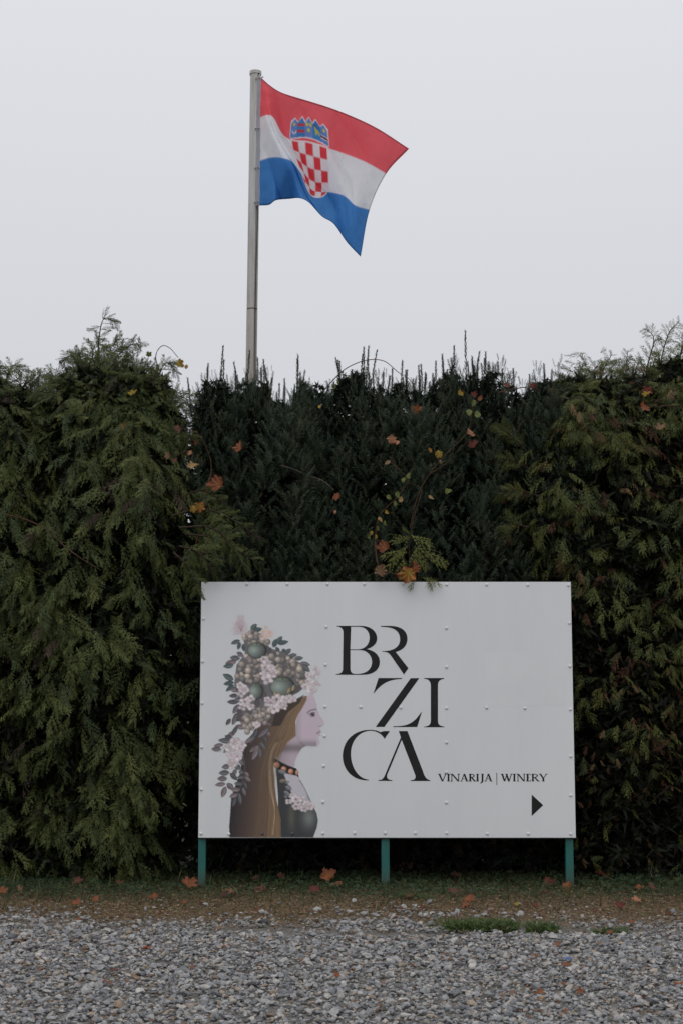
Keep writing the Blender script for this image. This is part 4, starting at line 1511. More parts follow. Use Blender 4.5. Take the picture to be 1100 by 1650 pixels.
# dress, chest, neck, face
def dress_col(X, Y):
    u = np.exp(-(((X - 498) / 12.) ** 2 + ((Y - 1318) / 17.) ** 2))[..., None]
    v = np.exp(-(((X - 470) / 6.) ** 2 + ((Y - 1315) / 24.) ** 2))[..., None]
    return np.array([46, 48, 50.]) + u * np.array([48, 50, 46.]) + v * np.array([26, 23, 14.])


PT.poly(np.concatenate([q2(600, 440, 680, 500, 740, 640, 800, 720, 860, 700, 905, 760, 945, 840, 956, 900, 946, 960, 915, 1043, 620, 1043, 620, 700)]), dress_col)
PT.poly(q2(655, 480, 795, 530, 850, 640, 912, 765, 830, 740, 740, 690, 700, 590), lambda X, Y: np.array([152, 148, 154.]) - np.clip((X - 492) / 14., 0, 1)[..., None] * 40 + np.zeros(X.shape + (3,)))
PT.stroke(q2(800, 560, 845, 630, 885, 725), 0.9, (45, 45, 48), 0.8)


def skin(X, Y):
    c = np.array([156, 145, 153.]) + np.zeros(X.shape + (3,))
    jaw = np.exp(-(((Y - 1199) / 6.) ** 2)) * (X < 510)
    back = np.clip((488 - X) / 14., 0, 1)
    neck = np.clip((Y - 1205) / 20., 0, 1) * np.clip((488 - X) / 40., 0, 1)
    c = c * (1 - 0.22 * jaw - 0.16 * back)[..., None] - neck[..., None] * np.array([20, 24, 22.])
    blush = np.exp(-(((X - 496) / 8.) ** 2 + ((Y - 1178) / 9.) ** 2))[..., None]
    return c + blush * np.array([3, -4, 0])


nk = q2(560, 360, 640, 240, 770, 150, 870, 262, 820, 290, 785, 345, 762, 400, 757, 450, 700, 440, 620, 400)
PT.poly(nk, lambda X, Y: np.array([146, 134, 141.]) * (1 - 0.30 * np.exp(-(((Y - 1205) / 7.) ** 2)) - 0.22 * np.clip((470 - X) / 30., 0, 1))[..., None])
face = np.concatenate([q1(840, 760, 875, 735, 915, 733, 936, 790, 946, 845, 958, 880, 980, 915, 1000, 945, 1009, 975),
                       q2(1006, 92, 990, 102, 963, 108, 972, 125, 980, 148, 966, 158, 976, 172, 970, 186, 958, 197, 969, 228, 966, 258, 940, 269, 890, 268, 845, 262, 800, 235, 770, 190, 766, 120), q1(790, 880)])
PT.poly(spline(np.concatenate([face, face[:1]]), 160)[:-1], skin)
PT.stroke(q2(800, 240, 845, 266, 900, 272, 950, 270), 1.0, (92, 76, 86), 0.7)
# features
PT.stroke(q1(865, 885, 890, 863, 938, 852), 1.1, (58, 48, 54))
PT.stroke(q1(880, 895, 905, 882, 930, 880), 0.9, (40, 34, 40))
PT.ball(330 + 912 / 5.238, 980 + 897 / 5.238, 3.3, 2.4, (62, 58, 66))
PT.stroke(q1(884, 905, 905, 915, 930, 912), 0.7, (92, 78, 86))
PT.stroke(q2(945, 165, 962, 158, 978, 152), 1.1, (92, 62, 74))
PT.stroke(q2(950, 160, 965, 146, 976, 142), 1.2, (136, 106, 116), 0.6)
PT.stroke(q2(955, 172, 968, 177, 974, 172), 1.3, (142, 114, 122), 0.6)
PT.stroke(q2(960, 106, 972, 108, 985, 101), 1.0, (104, 86, 96))
PT.stroke(q1(935, 800, 943, 845, 957, 880), 0.7, (120, 106, 118), 0.7)
# necklace
PT.poly(q2(578, 365, 640, 405, 700, 435, 775, 460, 796, 535, 770, 520, 700, 505, 640, 480, 582, 440), (26, 25, 28))
for bx_, by_, br_, bw in ((608, 432, 27, 1), (668, 466, 24, 1), (727, 486, 24, 1), (778, 496, 24, .55)):
    p = q2(bx_, by_)[0]
    PT.ball(p[0], p[1], br_ / 5.238 * bw, br_ / 5.238, (172, 122, 98))
# hair
hair = np.concatenate([q1(590, 860, 700, 790, 860, 735, 862, 770, 820, 850, 785, 900), q2(768, 60, 766, 140, 770, 185, 700, 240, 650, 320, 615, 365, 580, 380, 588, 560, 602, 700, 640, 880, 645, 1043, 212, 1043, 208, 950, 216, 850, 226, 700, 300, 500, 330, 250, 420, 150)])
PT.poly(hair, hair_col)
for k in range(70):
    u = rp.uniform(0, 1)
    xt, yt = 640 + 110 * u + rp.normal(0, 10), 60 + rp.uniform(-50, 140)
    xm = 470 + 150 * u
    xb = 400 + 240 * u
    g = rp.uniform(0, 1)
    c = (126, 104, 80) if g < 0.4 else ((88, 72, 56) if g < 0.7 else (54, 45, 41))
    PT.stroke(q2(xt, yt, (xt + xm) / 2 - 10, 270, xm, 520, xm + rp.normal(0, 12), 760, xb + 10, 1043), 0.7, c, rp.uniform(0.12, 0.4))
for k in range(40):
    u = rp.uniform(0, 1)
    PT.stroke(q1(820 + 30 * u, 790 - 20 * u, 760 - 20 * u, 880, 700 - 60 * u, 990, 650 - 40 * u, 1080), 0.6, [(116, 98, 78), (94, 78, 62), (74, 62, 52)][k % 3], 0.5)
for k in range(3):
    PT.stroke(q2(620 - 12 * k, 240, 575 - 8 * k, 330, 555 - 8 * k, 480, 570 - 8 * k, 640, 590, 820, 575, 1020), 0.5, (190, 170, 140), 0.7)
PT.poly(q1(570, 995, 590, 880, 700, 810, 840, 725, 800, 800, 700, 880, 640, 990), (38, 34, 34), 0.75)

GREY = [(84, 80, 84), (74, 76, 78), (96, 86, 88), (66, 66, 70)]
DKG = [(58, 68, 70), (68, 76, 76)]
# sprigs at the lower left
for p in ([260, 150, 190, 190], [240, 215, 170, 185], [230, 230, 115, 222], [160, 260, 78, 270], [140, 298, 58, 296], [215, 270, 160, 330], [345, 120, 260, 100], [280, 100, 230, 180], [220, 40, 182, 95],
          [215, 440, 145, 452], [210, 495, 120, 500], [190, 545, 108, 548], [178, 590, 88, 600], [180, 612, 145, 705], [270, 465, 235, 525], [300, 470, 255, 420], [330, 430, 290, 380], [215, 500, 280, 560], [190, 585, 245, 640],
          [330, 490, 288, 492], [345, 490, 372, 530], [330, 535, 275, 535], [340, 530, 388, 570], [315, 590, 250, 588], [330, 570, 358, 632], [300, 640, 222, 640], [320, 620, 345, 690], [280, 680, 210, 700], [262, 700, 238, 785], [290, 665, 305, 765],
          [460, 270, 380, 320], [470, 240, 512, 300], [455, 290, 400, 390], [465, 290, 470, 370], [500, 190, 525, 245], [520, 150, 552, 180], [450, 130, 380, 250], [400, 200, 340, 250], [545, 120, 450, 200], [580, 20, 520, 60], [330, 20, 260, 60], [300, 0, 240, 40],
          [440, 120, 420, 200], [500, 60, 560, 100]):
    a_, b_ = q2(*p)
    PT.leaf(a_[0], a_[1], b_[0], b_[1], rp.uniform(6.5, 9.5), GREY[rp.integers(0, 4)])
PT.stroke(q2(320, 320, 340, 440, 325, 560, 270, 680), 0.8, (96, 92, 94))
PT.stroke(q2(270, 150, 200, 240, 130, 320), 0.8, (110, 106, 108))
PT.stroke(q2(580, 60, 530, 150, 440, 250, 350, 450), 0.8, (52, 52, 52))
# leaves of the headdress
for p in ([300, 270, 222, 300], [300, 285, 282, 350], [325, 300, 335, 365], [390, 185, 440, 132], [405, 190, 488, 172], [580, 330, 605, 258], [605, 300, 655, 235], [612, 298, 708, 280], [630, 370, 600, 325], [650, 350, 690, 365], [680, 385, 728, 342],
          [710, 405, 780, 390], [755, 425, 832, 418], [800, 465, 890, 478], [820, 480, 888, 535], [785, 470, 830, 550], [325, 405, 272, 370], [300, 425, 215, 415], [270, 450, 175, 465], [245, 480, 158, 492], [245, 605, 155, 555], [250, 625, 160, 640], [250, 645, 180, 700],
          [285, 680, 220, 690], [285, 735, 208, 740], [290, 790, 190, 790], [290, 810, 240, 890], [320, 770, 250, 770], [300, 850, 290, 930], [270, 900, 235, 985], [330, 950, 260, 900], [480, 640, 500, 715], [440, 760, 450, 840], [470, 730, 520, 800], [480, 700, 520, 760],
          [830, 640, 745, 725], [760, 690, 770, 650], [710, 740, 715, 670], [590, 740, 610, 705], [640, 740, 620, 710], [560, 330, 535, 390], [530, 310, 520, 380], [580, 900, 520, 950], [540, 850, 480, 870], [560, 930, 480, 970], [350, 870, 400, 900]):
    a_, b_ = q1(*p)
    c = DKG[rp.integers(0, 2)] if p[1] < 400 or p[0] < 255 and p[1] < 660 else GREY[rp.integers(0, 4)]
    PT.leaf(a_[0], a_[1], b_[0], b_[1], rp.uniform(6, 9.5), c)
# shadowed heart of the headdress
PT.poly(q1(330, 260, 470, 270, 560, 340, 680, 370, 800, 460, 860, 600, 830, 680, 740, 740, 600, 830, 580, 930, 480, 1000, 330, 1000, 270, 920, 300, 800, 250, 640, 270, 480, 340, 380), (70, 66, 68), 0.9)


def berries(poly_pts, n_, r0, r1, cols):
    P = q1(*poly_pts)
    lo, hi = P.min(0), P.max(0)
    k = 0
    while k < n_:
        c = rp.uniform(lo, hi)
        ins = False
        for i in range(len(P)):
            (xa, ya), (xb, yb) = P[i], P[(i + 1) % len(P)]
            if (ya > c[1]) != (yb > c[1]) and c[0] < (xb - xa) * (c[1] - ya) / (yb - ya) + xa:
                ins = not ins
        if not ins:
            continue
        k += 1
        rr = rp.uniform(r0, r1)
        PT.ball(c[0], c[1], rr, rr, np.array(cols[rp.integers(0, len(cols))]) * rp.uniform(0.85, 1.1))


BE = [(146, 136, 129), (136, 127, 122), (155, 144, 133), (116, 111, 109), (99, 96, 96)]
berries([300, 230, 420, 190, 540, 270, 540, 300, 360, 300, 330, 310], 34, 3.2, 5.2, BE)
berries([270, 480, 340, 400, 470, 420, 620, 380, 720, 420, 790, 470, 850, 590, 820, 640, 700, 560, 560, 600, 470, 640, 360, 640, 270, 590], 130, 3.6, 5.6, BE)
berries([320, 930, 420, 850, 560, 800, 570, 900, 500, 980, 400, 1010, 330, 1000], 44, 3.4, 5.4, BE)
for p in ([345, 35], [360, 55], [340, 105], [370, 120], [395, 100], [360, 150], [415, 85], [440, 20], [470, 20]):
    c = q2(*p)[0]
    PT.ball(c[0], c[1], 4.8, 4.8, BE[rp.integers(0, 3)])


def apple(cx, cy, rx, ry):
    c = q1(cx, cy)[0]
    PT.ball(c[0], c[1], rx / 5.238, ry / 5.238, (112, 121, 115), hl=(-0.35, -0.05), dark=0.2)
    PT.ball(c[0], c[1] - ry / 5.238 * 0.72, rx / 5.238 * 0.6, ry / 5.238 * 0.22, (104, 113, 95), alpha=0.45)
    PT.stroke([(c[0], c[1] - ry / 5.238 * 0.95), (c[0] + 0.5, c[1] - ry / 5.238 * 0.7)], 1.2, (48, 46, 42))


apple(440, 355, 82, 70)
apple(432, 700, 62, 72)
apple(655, 665, 108, 88)
for p in ([700, 720, 720, 670], [740, 700, 755, 645], [600, 740, 590, 705], [640, 745, 625, 712]):
    a_, b_ = q1(*p)
    PT.leaf(a_[0], a_[1], b_[0], b_[1], 6, (122, 108, 84))


def blossom(x, y, r_, q, c=(164, 155, 157), rot=None, n_=5):
    cx, cy = q(x, y)[0]
    r_ = r_ / 5.238
    rot = rp.uniform(0, 6.28) if rot is None else rot
    r_ *= rp.uniform(0.85, 1.2)
    sq = rp.uniform(0.6, 1.0)
    n_ = rp.integers(4, 7)
    for k in range(n_):
        a = rot + k * 2 * math.pi / n_
        pr = r_ * rp.uniform(0.42, 0.52)
        PT.ball(cx + math.cos(a) * r_ * 0.62, cy + math.sin(a) * r_ * 0.62 * sq, pr, pr * rp.uniform(0.75, 1.0), np.array(c) * rp.uniform(0.86, 1.06), hl=(-0.2, -0.2), dark=0.8)
        PT.stroke([(cx, cy), (cx + math.cos(a) * r_ * 0.55, cy + math.sin(a) * r_ * 0.55)], 0.5, (128, 104, 108), 0.6)


for x, y, r_ in ((500, 430, 30), (530, 460, 38), (510, 500, 40), (560, 500, 36), (500, 550, 40), (560, 560, 44), (530, 600, 44), (590, 540, 30), (300, 650, 34), (330, 680, 38), (310, 720, 40), (350, 690, 30), (340, 790, 44), (390, 760, 40), (320, 830, 36), (390, 830, 38),
                  (560, 800, 42), (610, 770, 42), (590, 850, 44), (640, 810, 42), (680, 770, 42), (670, 830, 36), (720, 760, 40), (745, 770, 34), (530, 770, 30), (850, 660, 40), (900, 690, 40), (880, 620, 36), (930, 630, 34), (925, 570, 34), (945, 540, 28), (935, 505, 24), (955, 645, 24), (870, 560, 30)):
    blossom(x, y, r_, q1)
for x, y, r_ in ((260, 250, 48), (300, 290, 40), (220, 290, 40), (230, 350, 44), (280, 360, 40), (250, 400, 44), (215, 400, 30), (235, 440, 28), (320, 260, 34), (440, 90, 30),
                  (740, 690, 34), (710, 740, 36), (770, 720, 38), (775, 780, 40), (825, 720, 32), (820, 770, 36), (860, 760, 36), (840, 800, 30), (890, 780, 34), (905, 770, 20)):
    blossom(x, y, r_, q2)
# feathery blossoms on top
for k in range(130):
    x = rp.normal(305, 36)
    y = rp.uniform(60, 215)
    if abs(x - 305) > (y - 30) * 0.52:
        continue
    c = q1(x, y)[0]
    PT.ball(c[0], c[1], 2.2, 2.2, (150, 138, 142), dark=0.85, alpha=0.4)
for k in range(9):
    PT.stroke(q1(310, 200, 308 + 14 * (k - 4) * 0.5, 150, 305 + 16 * (k - 4), 90 + 10 * abs(k - 4)), 0.6, (128, 100, 108), 0.65)
for k in range(70):
    c = q1(rp.normal(525, 28), rp.normal(215, 24))[0]
    PT.ball(c[0], c[1], 2.2, 2.2, [(166, 148, 146), (158, 134, 110), (168, 152, 150)][k % 3], dark=0.85, alpha=0.5)
for p in ([620, 480, 690, 500], [630, 570, 690, 560], [690, 570, 700, 590], [680, 610, 735, 640], [670, 650, 720, 690], [700, 690, 670, 700]):
    a_, b_ = q2(*p)
    PT.leaf(a_[0], a_[1], b_[0], b_[1], 8, [(92, 94, 96), (84, 86, 88), (96, 88, 76)][rp.integers(0, 3)])

# average 2x2 and turn into a sheet
H2, W2 = PT.h // 2 * 2, PT.w // 2 * 2
al = PT.a[:H2, :W2].reshape(H2 // 2, 2, W2 // 2, 2).mean((1, 3))
rg = (PT.rgb * PT.a[..., None])[:H2, :W2].reshape(H2 // 2, 2, W2 // 2, 2, 3).mean((1, 3)) / np.maximum(al, 1e-6)[..., None]
rb = np.pad(rg * al[..., None], ((1, 1), (1, 1), (0, 0)), mode='edge')
ab = np.pad(al, 1, mode='edge')[..., None]
rs = sum(rb[i:i + al.shape[0], j:j + al.shape[1]] for i in range(3) for j in range(3))
as_ = sum(ab[i:i + al.shape[0], j:j + al.shape[1]] for i in range(3) for j in range(3))
rg = np.where(as_ > 1e-4, 0.6 * rs / np.maximum(as_, 1e-4) + 0.4 * rg, rg)
alb = np.clip(lin(np.clip(rg, 0, 255)) * 2.0, 0, 0.85)
PANEL_C = np.array([0.75, 0.763, 0.773])
alb = alb * al[..., None] + PANEL_C * (1 - al[..., None])
hh, ww = al.shape
ys = PT.y0 + (np.arange(hh) * 2 + 1) / PT.res
xs = PT.x0 + (np.arange(ww) * 2 + 1) / PT.res
idx = np.arange(hh * ww).reshape(hh, ww)
PX, PY = np.meshgrid(xs, ys)
D = np.stack([(PX - 550) / FPX, (825 - PY) / FPX, np.ones_like(PX)], -1)
W3 = D[..., 0:1] * np.array([1., 0, 0]) + D[..., 1:2] * UP + D[..., 2:3] * FW
W3 = CAM + W3 * (SY / W3[..., 1:2])
W3[..., 1] = SY - 0.0008
quad_on = (al[:-1, :-1] + al[1:, :-1] + al[:-1, 1:] + al[1:, 1:]) > 0.02
Q = np.stack([idx[:-1, :-1], idx[1:, :-1], idx[1:, 1:], idx[:-1, 1:]], -1)[quad_on]
used = np.unique(Q)
remap = np.full(hh * ww, -1)
remap[used] = np.arange(len(used))
link('picture', make_mesh('picture', sgn(W3.reshape(-1, 3)[used]), remap[Q], alb.reshape(-1, 3)[used]), M_ART, sign)

# ------------------------------------------------------------------ flagpole
FY = 14.5
pb, ptp = at(404.5, 640, FY), at(412.2, 117, FY)
slope = (ptp - pb) / (ptp[2] - pb[2])
foot = pb - slope * pb[2]
pole = thing('flagpole', 'tall weathered aluminium flagpole rising behind the dark yews', 'flagpole', foot)
HP = ptp[2]
RAD = 0.0575


def pole_mesh(name, z0, z1, rad, groove=True, n_=40, rings=2):
    V, F = [], []
    for z in np.linspace(z0, z1, rings):
        for k in range(n_):
            a = 2 * math.pi * k / n_
            r_ = rad
            if groove:
                da = (a - R(-52) + math.pi) % (2 * math.pi) - math.pi
                if abs(da) < 0.17:
                    r_ = rad - 0.016
                elif abs(da) < 0.36:
                    r_ = rad + 0.003
            V.append(np.array([math.cos(a) * r_, math.sin(a) * r_, 0]) + slope * z)
    for i in range(rings - 1):
        for k in range(n_):
            F.append((i * n_ + k, i * n_ + (k + 1) % n_, (i + 1) * n_ + (k + 1) % n_, (i + 1) * n_ + k))
    m_ = MB()
    m_.add(V, F)
    m_.add([V[-n_ + k] for k in range(n_)] + [slope * z1], [(k, (k + 1) % n_, n_) for k in range(n_)])
    return m_.mesh(name)


zj = at(408, 499, FY)[2]
link('shaft', pole_mesh('shaft', -0.3, zj - 0.006, RAD), M_POLE, pole)
link('shaft', pole_mesh('shaft', zj + 0.006, HP - 0.03, RAD * 0.985), M_POLE, pole)
link('joint_band', pole_mesh('joint_band', zj - 0.006, zj + 0.006, RAD - 0.003, False), M_RUST, pole)
link('cap', pole_mesh('cap', HP - 0.03, HP + 0.005, RAD + 0.006, False), M_POLE, pole)
mb = MB()
mb.tube([slope * (HP - .10) + np.array([0.045, -0.05, 0.0]), slope * (HP - .10) + np.array([0.085, -0.05, 0.03])], 0.008, 6)
mb.tube([slope * (HP - .14) + np.array([0.04, -0.055, 0.0]), slope * (HP - .08) + np.array([0.05, -0.055, 0.03])], 0.011, 6)
link('hook', mb.mesh('hook', True), M_POLE, pole)

mb = MB()
hx = np.array([0.042, -0.060, 0.0])
mb.tube([slope * z + hx + np.array([0.006 * math.sin(z * 3.1), 0, 0]) for z in np.linspace(1.2, HP - 0.12, 40)], 0.004, 5, (0.4, 0.4, 0.4))
link('halyard', mb.mesh('halyard', True), M_BLACK, pole)

# ------------------------------------------------------------------ flag
S8 = 1100 / 300.0
US = [0, .12, .25, .35, .42, .5, .58, .7, .85, 1]
ROWS = [
    [(148, 128), (205, 178), (268, 217), (328, 238), (368, 250), (435, 270), (510, 293), (640, 340), (830, 428), (1020, 550)],
    [(145, 365), (187, 352), (228, 374), (282, 470), (335, 502), (432, 515), (535, 545), (640, 580), (770, 632), (886, 698)],
    [(143, 622), (205, 604), (275, 606), (340, 634), (388, 700), (452, 792), (542, 806), (632, 826), (705, 886), (788, 912)],
    [(140, 886), (197, 882), (245, 853), (320, 846), (375, 842), (432, 868), (500, 942), (574, 990), (655, 1103), (735, 1188)]]
DEP = [
    [0, -.06, .05, .15, .20, .24, .26, .30, .26, .22],
    [0, -.14, -.10, .10, .24, .26, .24, .34, .24, .30],
    [0, -.16, -.30, -.32, -.12, .10, .20, .22, .06, .16],
    [0, -.10, -.30, -.14, -.38, -.30, -.14, -.24, -.10, .02]]


def interp_rows(rows):
    """Hermite in u over the uneven columns"""
    R_ = np.array(rows, float)
    u = np.array(US)
    m = np.gradient(R_, u, axis=1)

    def f(q):
        i = np.clip(np.searchsorted(u, q, side='right') - 1, 0, len(u) - 2)
        h_ = (u[i + 1] - u[i])
        t_ = (q - u[i]) / h_
        sh = (slice(None),)
        y0, y1, m0, m1 = R_[:, i], R_[:, i + 1], m[:, i], m[:, i + 1]
        if R_.ndim == 3:
            t_, h_ = t_[None, :, None], h_[None, :, None]
        else:
            t_, h_ = t_[None], h_[None]
        return (2 * t_ ** 3 - 3 * t_ ** 2 + 1) * y0 + (t_ ** 3 - 2 * t_ ** 2 + t_) * h_ * m0 + (-2 * t_ ** 3 + 3 * t_ ** 2) * y1 + (t_ ** 3 - t_ ** 2) * h_ * m1
    return f


NU, NV = 241, 142                                  # NV-1 divisible by 3: the stripes meet on a row of points
uu = np.linspace(0, 1, NU)
vv = np.linspace(0, 1, NV)
rows = interp_rows(ROWS)(uu)                       # 4 x NU x 2
deps = interp_rows(DEP)(uu)


def vspline(A):
    """Catmull-Rom in v through four rows"""
    A = np.concatenate([[2 * A[0] - A[1]], A, [2 * A[-1] - A[-2]]])
    out = []
    for v in vv:
        s_ = min(v * 3, 3 - 1e-9)
        i = int(s_)
        t_ = s_ - i
        p0, p1, p2, p3 = A[i], A[i + 1], A[i + 2], A[i + 3]
        out.append(0.5 * (2 * p1 + (p2 - p0) * t_ + (2 * p0 - 5 * p1 + 4 * p2 - p3) * t_ * t_ + (3 * p1 - p0 - 3 * p2 + p3) * t_ ** 3))
    return np.array(out)


PXY = vspline(rows)
DP = vspline(deps)
UU, VV = np.meshgrid(uu, vv)
# finer creases running from the top of the hoist towards the lower fly
DP = DP + 0.085 * np.sin(14 * UU - 9 * VV) * np.clip(UU * 4, 0, 1) * (0.35 + 0.65 * VV)
DP = DP + 0.075 * (1 - np.abs(np.sin(13 * UU - 8 * VV + 1.0))) ** 2 * np.clip((0.9 - UU) * 4, 0, 1) * 1.6 * np.clip(UU * 3, 0, 1) * (0.25 + VV)
DP = DP + 0.012 * np.sin(44 * VV * (1 - 0.3 * UU) + 8 * UU) * np.exp(-UU * 9) * np.clip(UU * 30, 0, 1)
px = 380 + PXY[..., 0] / S8
py = 90 + PXY[..., 1] / S8
D = ((px - 550) / FPX)[..., None] * np.array([1., 0, 0]) + ((825 - py) / FPX)[..., None] * UP + FW
YY = FY - 0.06 + DP * 0.9
P3 = CAM + D * (YY / D[..., 1])[..., None]

# printed colours over the cloth
RED, WHT, BLU = np.array([0.60, 0.075, 0.085]), np.array([0.88, 0.88, 0.92]), np.array([0.065, 0.25, 0.62])
RED = np.array([0.92, 0.14, 0.17])
Cf = np.zeros((NV, NU, 3))
fpaint = Paint(0, 0, 2, 1, 720)                     # x along the fly (0..2), y down the hoist (0..1)
fpaint.a[:] = 1
Y_, X_ = np.mgrid[0:fpaint.h, 0:fpaint.w] / 720.0
fpaint.rgb[:] = np.where((Y_ < 1 / 3)[..., None], RED, np.where((Y_ < 2 / 3)[..., None], WHT, BLU))
WH = (0.86, 0.80, 0.84)
SX0, SX1, SZ0, SZ1 = 0.835, 1.165, 0.335, 0.66


def shield_pts(x0, x1, y0, y1):
    xm = (x0 + x1) / 2
    ym = y0 + (y1 - y0) * 0.62
    pts = [(x0, y0), (x1, y0), (x1, ym)]
    for k in range(1, 12):
        a = math.pi * k / 12
        pts.append((xm + (x1 - x0) / 2 * math.cos(a), ym + (y1 - ym) * math.sin(a)))
    pts.append((x0, ym))
    return pts


SZ1 = 0.755
fpaint.poly(shield_pts(SX0 - .012, SX1 + .012, SZ0 - .012, SZ1 + .014), WH)
inner = shield_pts(SX0, SX1, SZ0, SZ1)
cw, chh = (SX1 - SX0) / 5, (SZ1 - SZ0) / 5
ym = SZ0 + (SZ1 - SZ0) * 0.62
for j in range(5):
    for i in range(5):
        if (i + j) % 2 == 0:
            xa, xb, ya, yb = SX0 + i * cw, SX0 + (i + 1) * cw, SZ0 + j * chh, SZ0 + (j + 1) * chh
            pp = []
            for (x, y) in [(xa, ya), (xb, ya)] + [(xb, ya + (yb - ya) * t) for t in (.25, .5, .75, 1)] + [(xa, yb - (yb - ya) * t) for t in (0, .25, .5, .75)]:
                if y > ym:
                    f_ = math.sqrt(max(0, 1 - ((y - ym) / (SZ1 - ym)) ** 2))
                    hw_ = (SX1 - SX0) / 2 * f_
                    x = min(max(x, 1 - hw_), 1 + hw_)
                pp.append((x, y))
            fpaint.poly(pp, (0.78, 0.06, 0.075))
class Crown:
    """paints on the flag with the heights drawn together towards the shield"""
    @staticmethod
    def k(y):
        return 0.318 - (0.318 - y) * 0.70

    def poly(s, pts, c):
        fpaint.poly([(x, s.k(y)) for x, y in pts], c)

    def stroke(s, pts, w_, c):
        fpaint.stroke([(x, s.k(y)) for x, y in pts], w_, c)

    def ball(s, x, y, rx, ry, c, dark=0.9):
        fpaint.ball(x, s.k(y), rx, ry * 0.8, c, dark=dark)


crown = Crown()
# crown of five little shields over a white-edged arc
LB, DB = (0.16, 0.28, 0.62), (0.06, 0.24, 0.56)
YL_ = (0.62, 0.55, 0.08)


def crown_y(x):                                      # lower edge of the crown, arched
    t_ = (x - 1.0) / 0.18
    return 0.315 - 0.035 * (1 - t_ * t_)


xs5 = np.linspace(0.815, 1.185, 6)
crown.poly([(0.80, 0.125)] + [(0.85, 0.075), (0.89, 0.118), (0.93, 0.047), (0.965, 0.105), (1.0, 0.042), (1.035, 0.105), (1.07, 0.047), (1.11, 0.118), (1.15, 0.075), (1.20, 0.125)] +
            [(1.192, 0.325)] + [(x, crown_y(x) + 0.012) for x in np.linspace(1.185, 0.815, 15)] + [(0.808, 0.325)], WH)
tops = [(0.852, 0.090), (0.930, 0.064), (1.0, 0.060), (1.070, 0.064), (1.148, 0.090)]
for k in range(5):
    xa, xb = xs5[k], xs5[k + 1]
    ya = 0.142 if k in (0,) else 0.124
    yb = 0.142 if k == 4 else 0.124
    crown.poly([(xa, ya), tops[k], (xb, yb)] + [(x, crown_y(x)) for x in np.linspace(xb, xa, 5)], DB if k in (1, 3) else LB)
crown.ball(0.850, 0.150, 0.016, 0.018, YL_, dark=0.9)
crown.stroke([(0.835, 0.228), (0.85, 0.25), (0.868, 0.246), (0.88, 0.222)], 0.010, WH)
for y in (0.135, 0.205):
    crown.poly([(xs5[1], y), (xs5[2], y - .004), (xs5[2], y + .028), (xs5[1], y + .032)], (0.58, 0.06, 0.08))
for x, y in ((0.983, 0.135), (1.018, 0.135), (1.0, 0.20)):
    crown.ball(x, y, 0.014, 0.019, YL_, dark=0.9)
# the goat, very small
crown.poly([(1.05, 0.150), (1.062, 0.135), (1.070, 0.165), (1.092, 0.178), (1.104, 0.20), (1.100, 0.235), (1.092, 0.235), (1.090, 0.212), (1.075, 0.210), (1.074, 0.236), (1.066, 0.236), (1.064, 0.195), (1.055, 0.165)], YL_)
crown.stroke([(1.052, 0.145), (1.065, 0.125), (1.08, 0.13)], 0.006, (0.2, 0.06, 0.08))
crown.ball(1.148, 0.155, 0.014, 0.018, YL_, dark=0.9)
crown.poly([(xs5[4], 0.205), (xs5[5], 0.225), (xs5[5], 0.27), (xs5[4], 0.25)], WH)
crown.poly([(xs5[4], 0.214), (xs5[5], 0.234), (xs5[5], 0.261), (xs5[4], 0.241)], (0.22, 0.04, 0.06))

ix = np.clip((UU * 2 * 720).astype(int), 0, fpaint.w - 1)
iy = np.clip((VV * 720).astype(int), 0, fpaint.h - 1)
# small box average for soft print edges
acc = np.zeros((NV, NU, 3))
for dx in (-1, 0, 1):
    for dy in (-1, 0, 1):
        acc += fpaint.rgb[np.clip(iy + dy, 0, fpaint.h - 1), np.clip(ix + dx, 0, fpaint.w - 1)]
Cf = acc / 9
hemw = 0.006
flag_base = P3[0, 0]
flag = thing('flag', 'red, white and blue striped flag with a checkered coat of arms, flying from the pole', 'flag', flag_base)
idx = np.arange(NV * NU).reshape(NV, NU)
Q = np.stack([idx[:-1, :-1], idx[1:, :-1], idx[1:, 1:], idx[:-1, 1:]], -1)
UC, VC = (UU[:-1, :-1] + UU[1:, 1:]) / 2, (VV[:-1, :-1] + VV[1:, 1:]) / 2
arms = ((np.abs(UC - 0.5) < 0.0925) & (VC > 0.33) & (VC < 0.60)) | ((np.abs(UC - 0.5) < 0.103) & (VC > 0.02) & (VC <= 0.335)) | \
       ((VC >= 0.595) & (VC < 0.772) & (((UC - 0.5) / 0.0925) ** 2 + ((VC - 0.595) / 0.178) ** 2 < 1))
hem = (UC > 1 - 0.008) | (VC < 0.012) | (VC > 0.988)


def flag_part(name, mask, cmul=1.0, cset=None):
    q = Q[mask]
    us = np.unique(q)
    rm = np.full(NV * NU, -1)
    rm[us] = np.arange(len(us))
    C = Cf.reshape(-1, 3)[us] * cmul
    return link(name, make_mesh(name, (P3.reshape(-1, 3) - flag_base)[us], rm[q], C, smooth=True), M_FLAG, flag)


flag_part('cloth', ~arms & ~hem)
flag_part('coat_of_arms', arms)
flag_part('hem', hem & ~arms, 0.55)
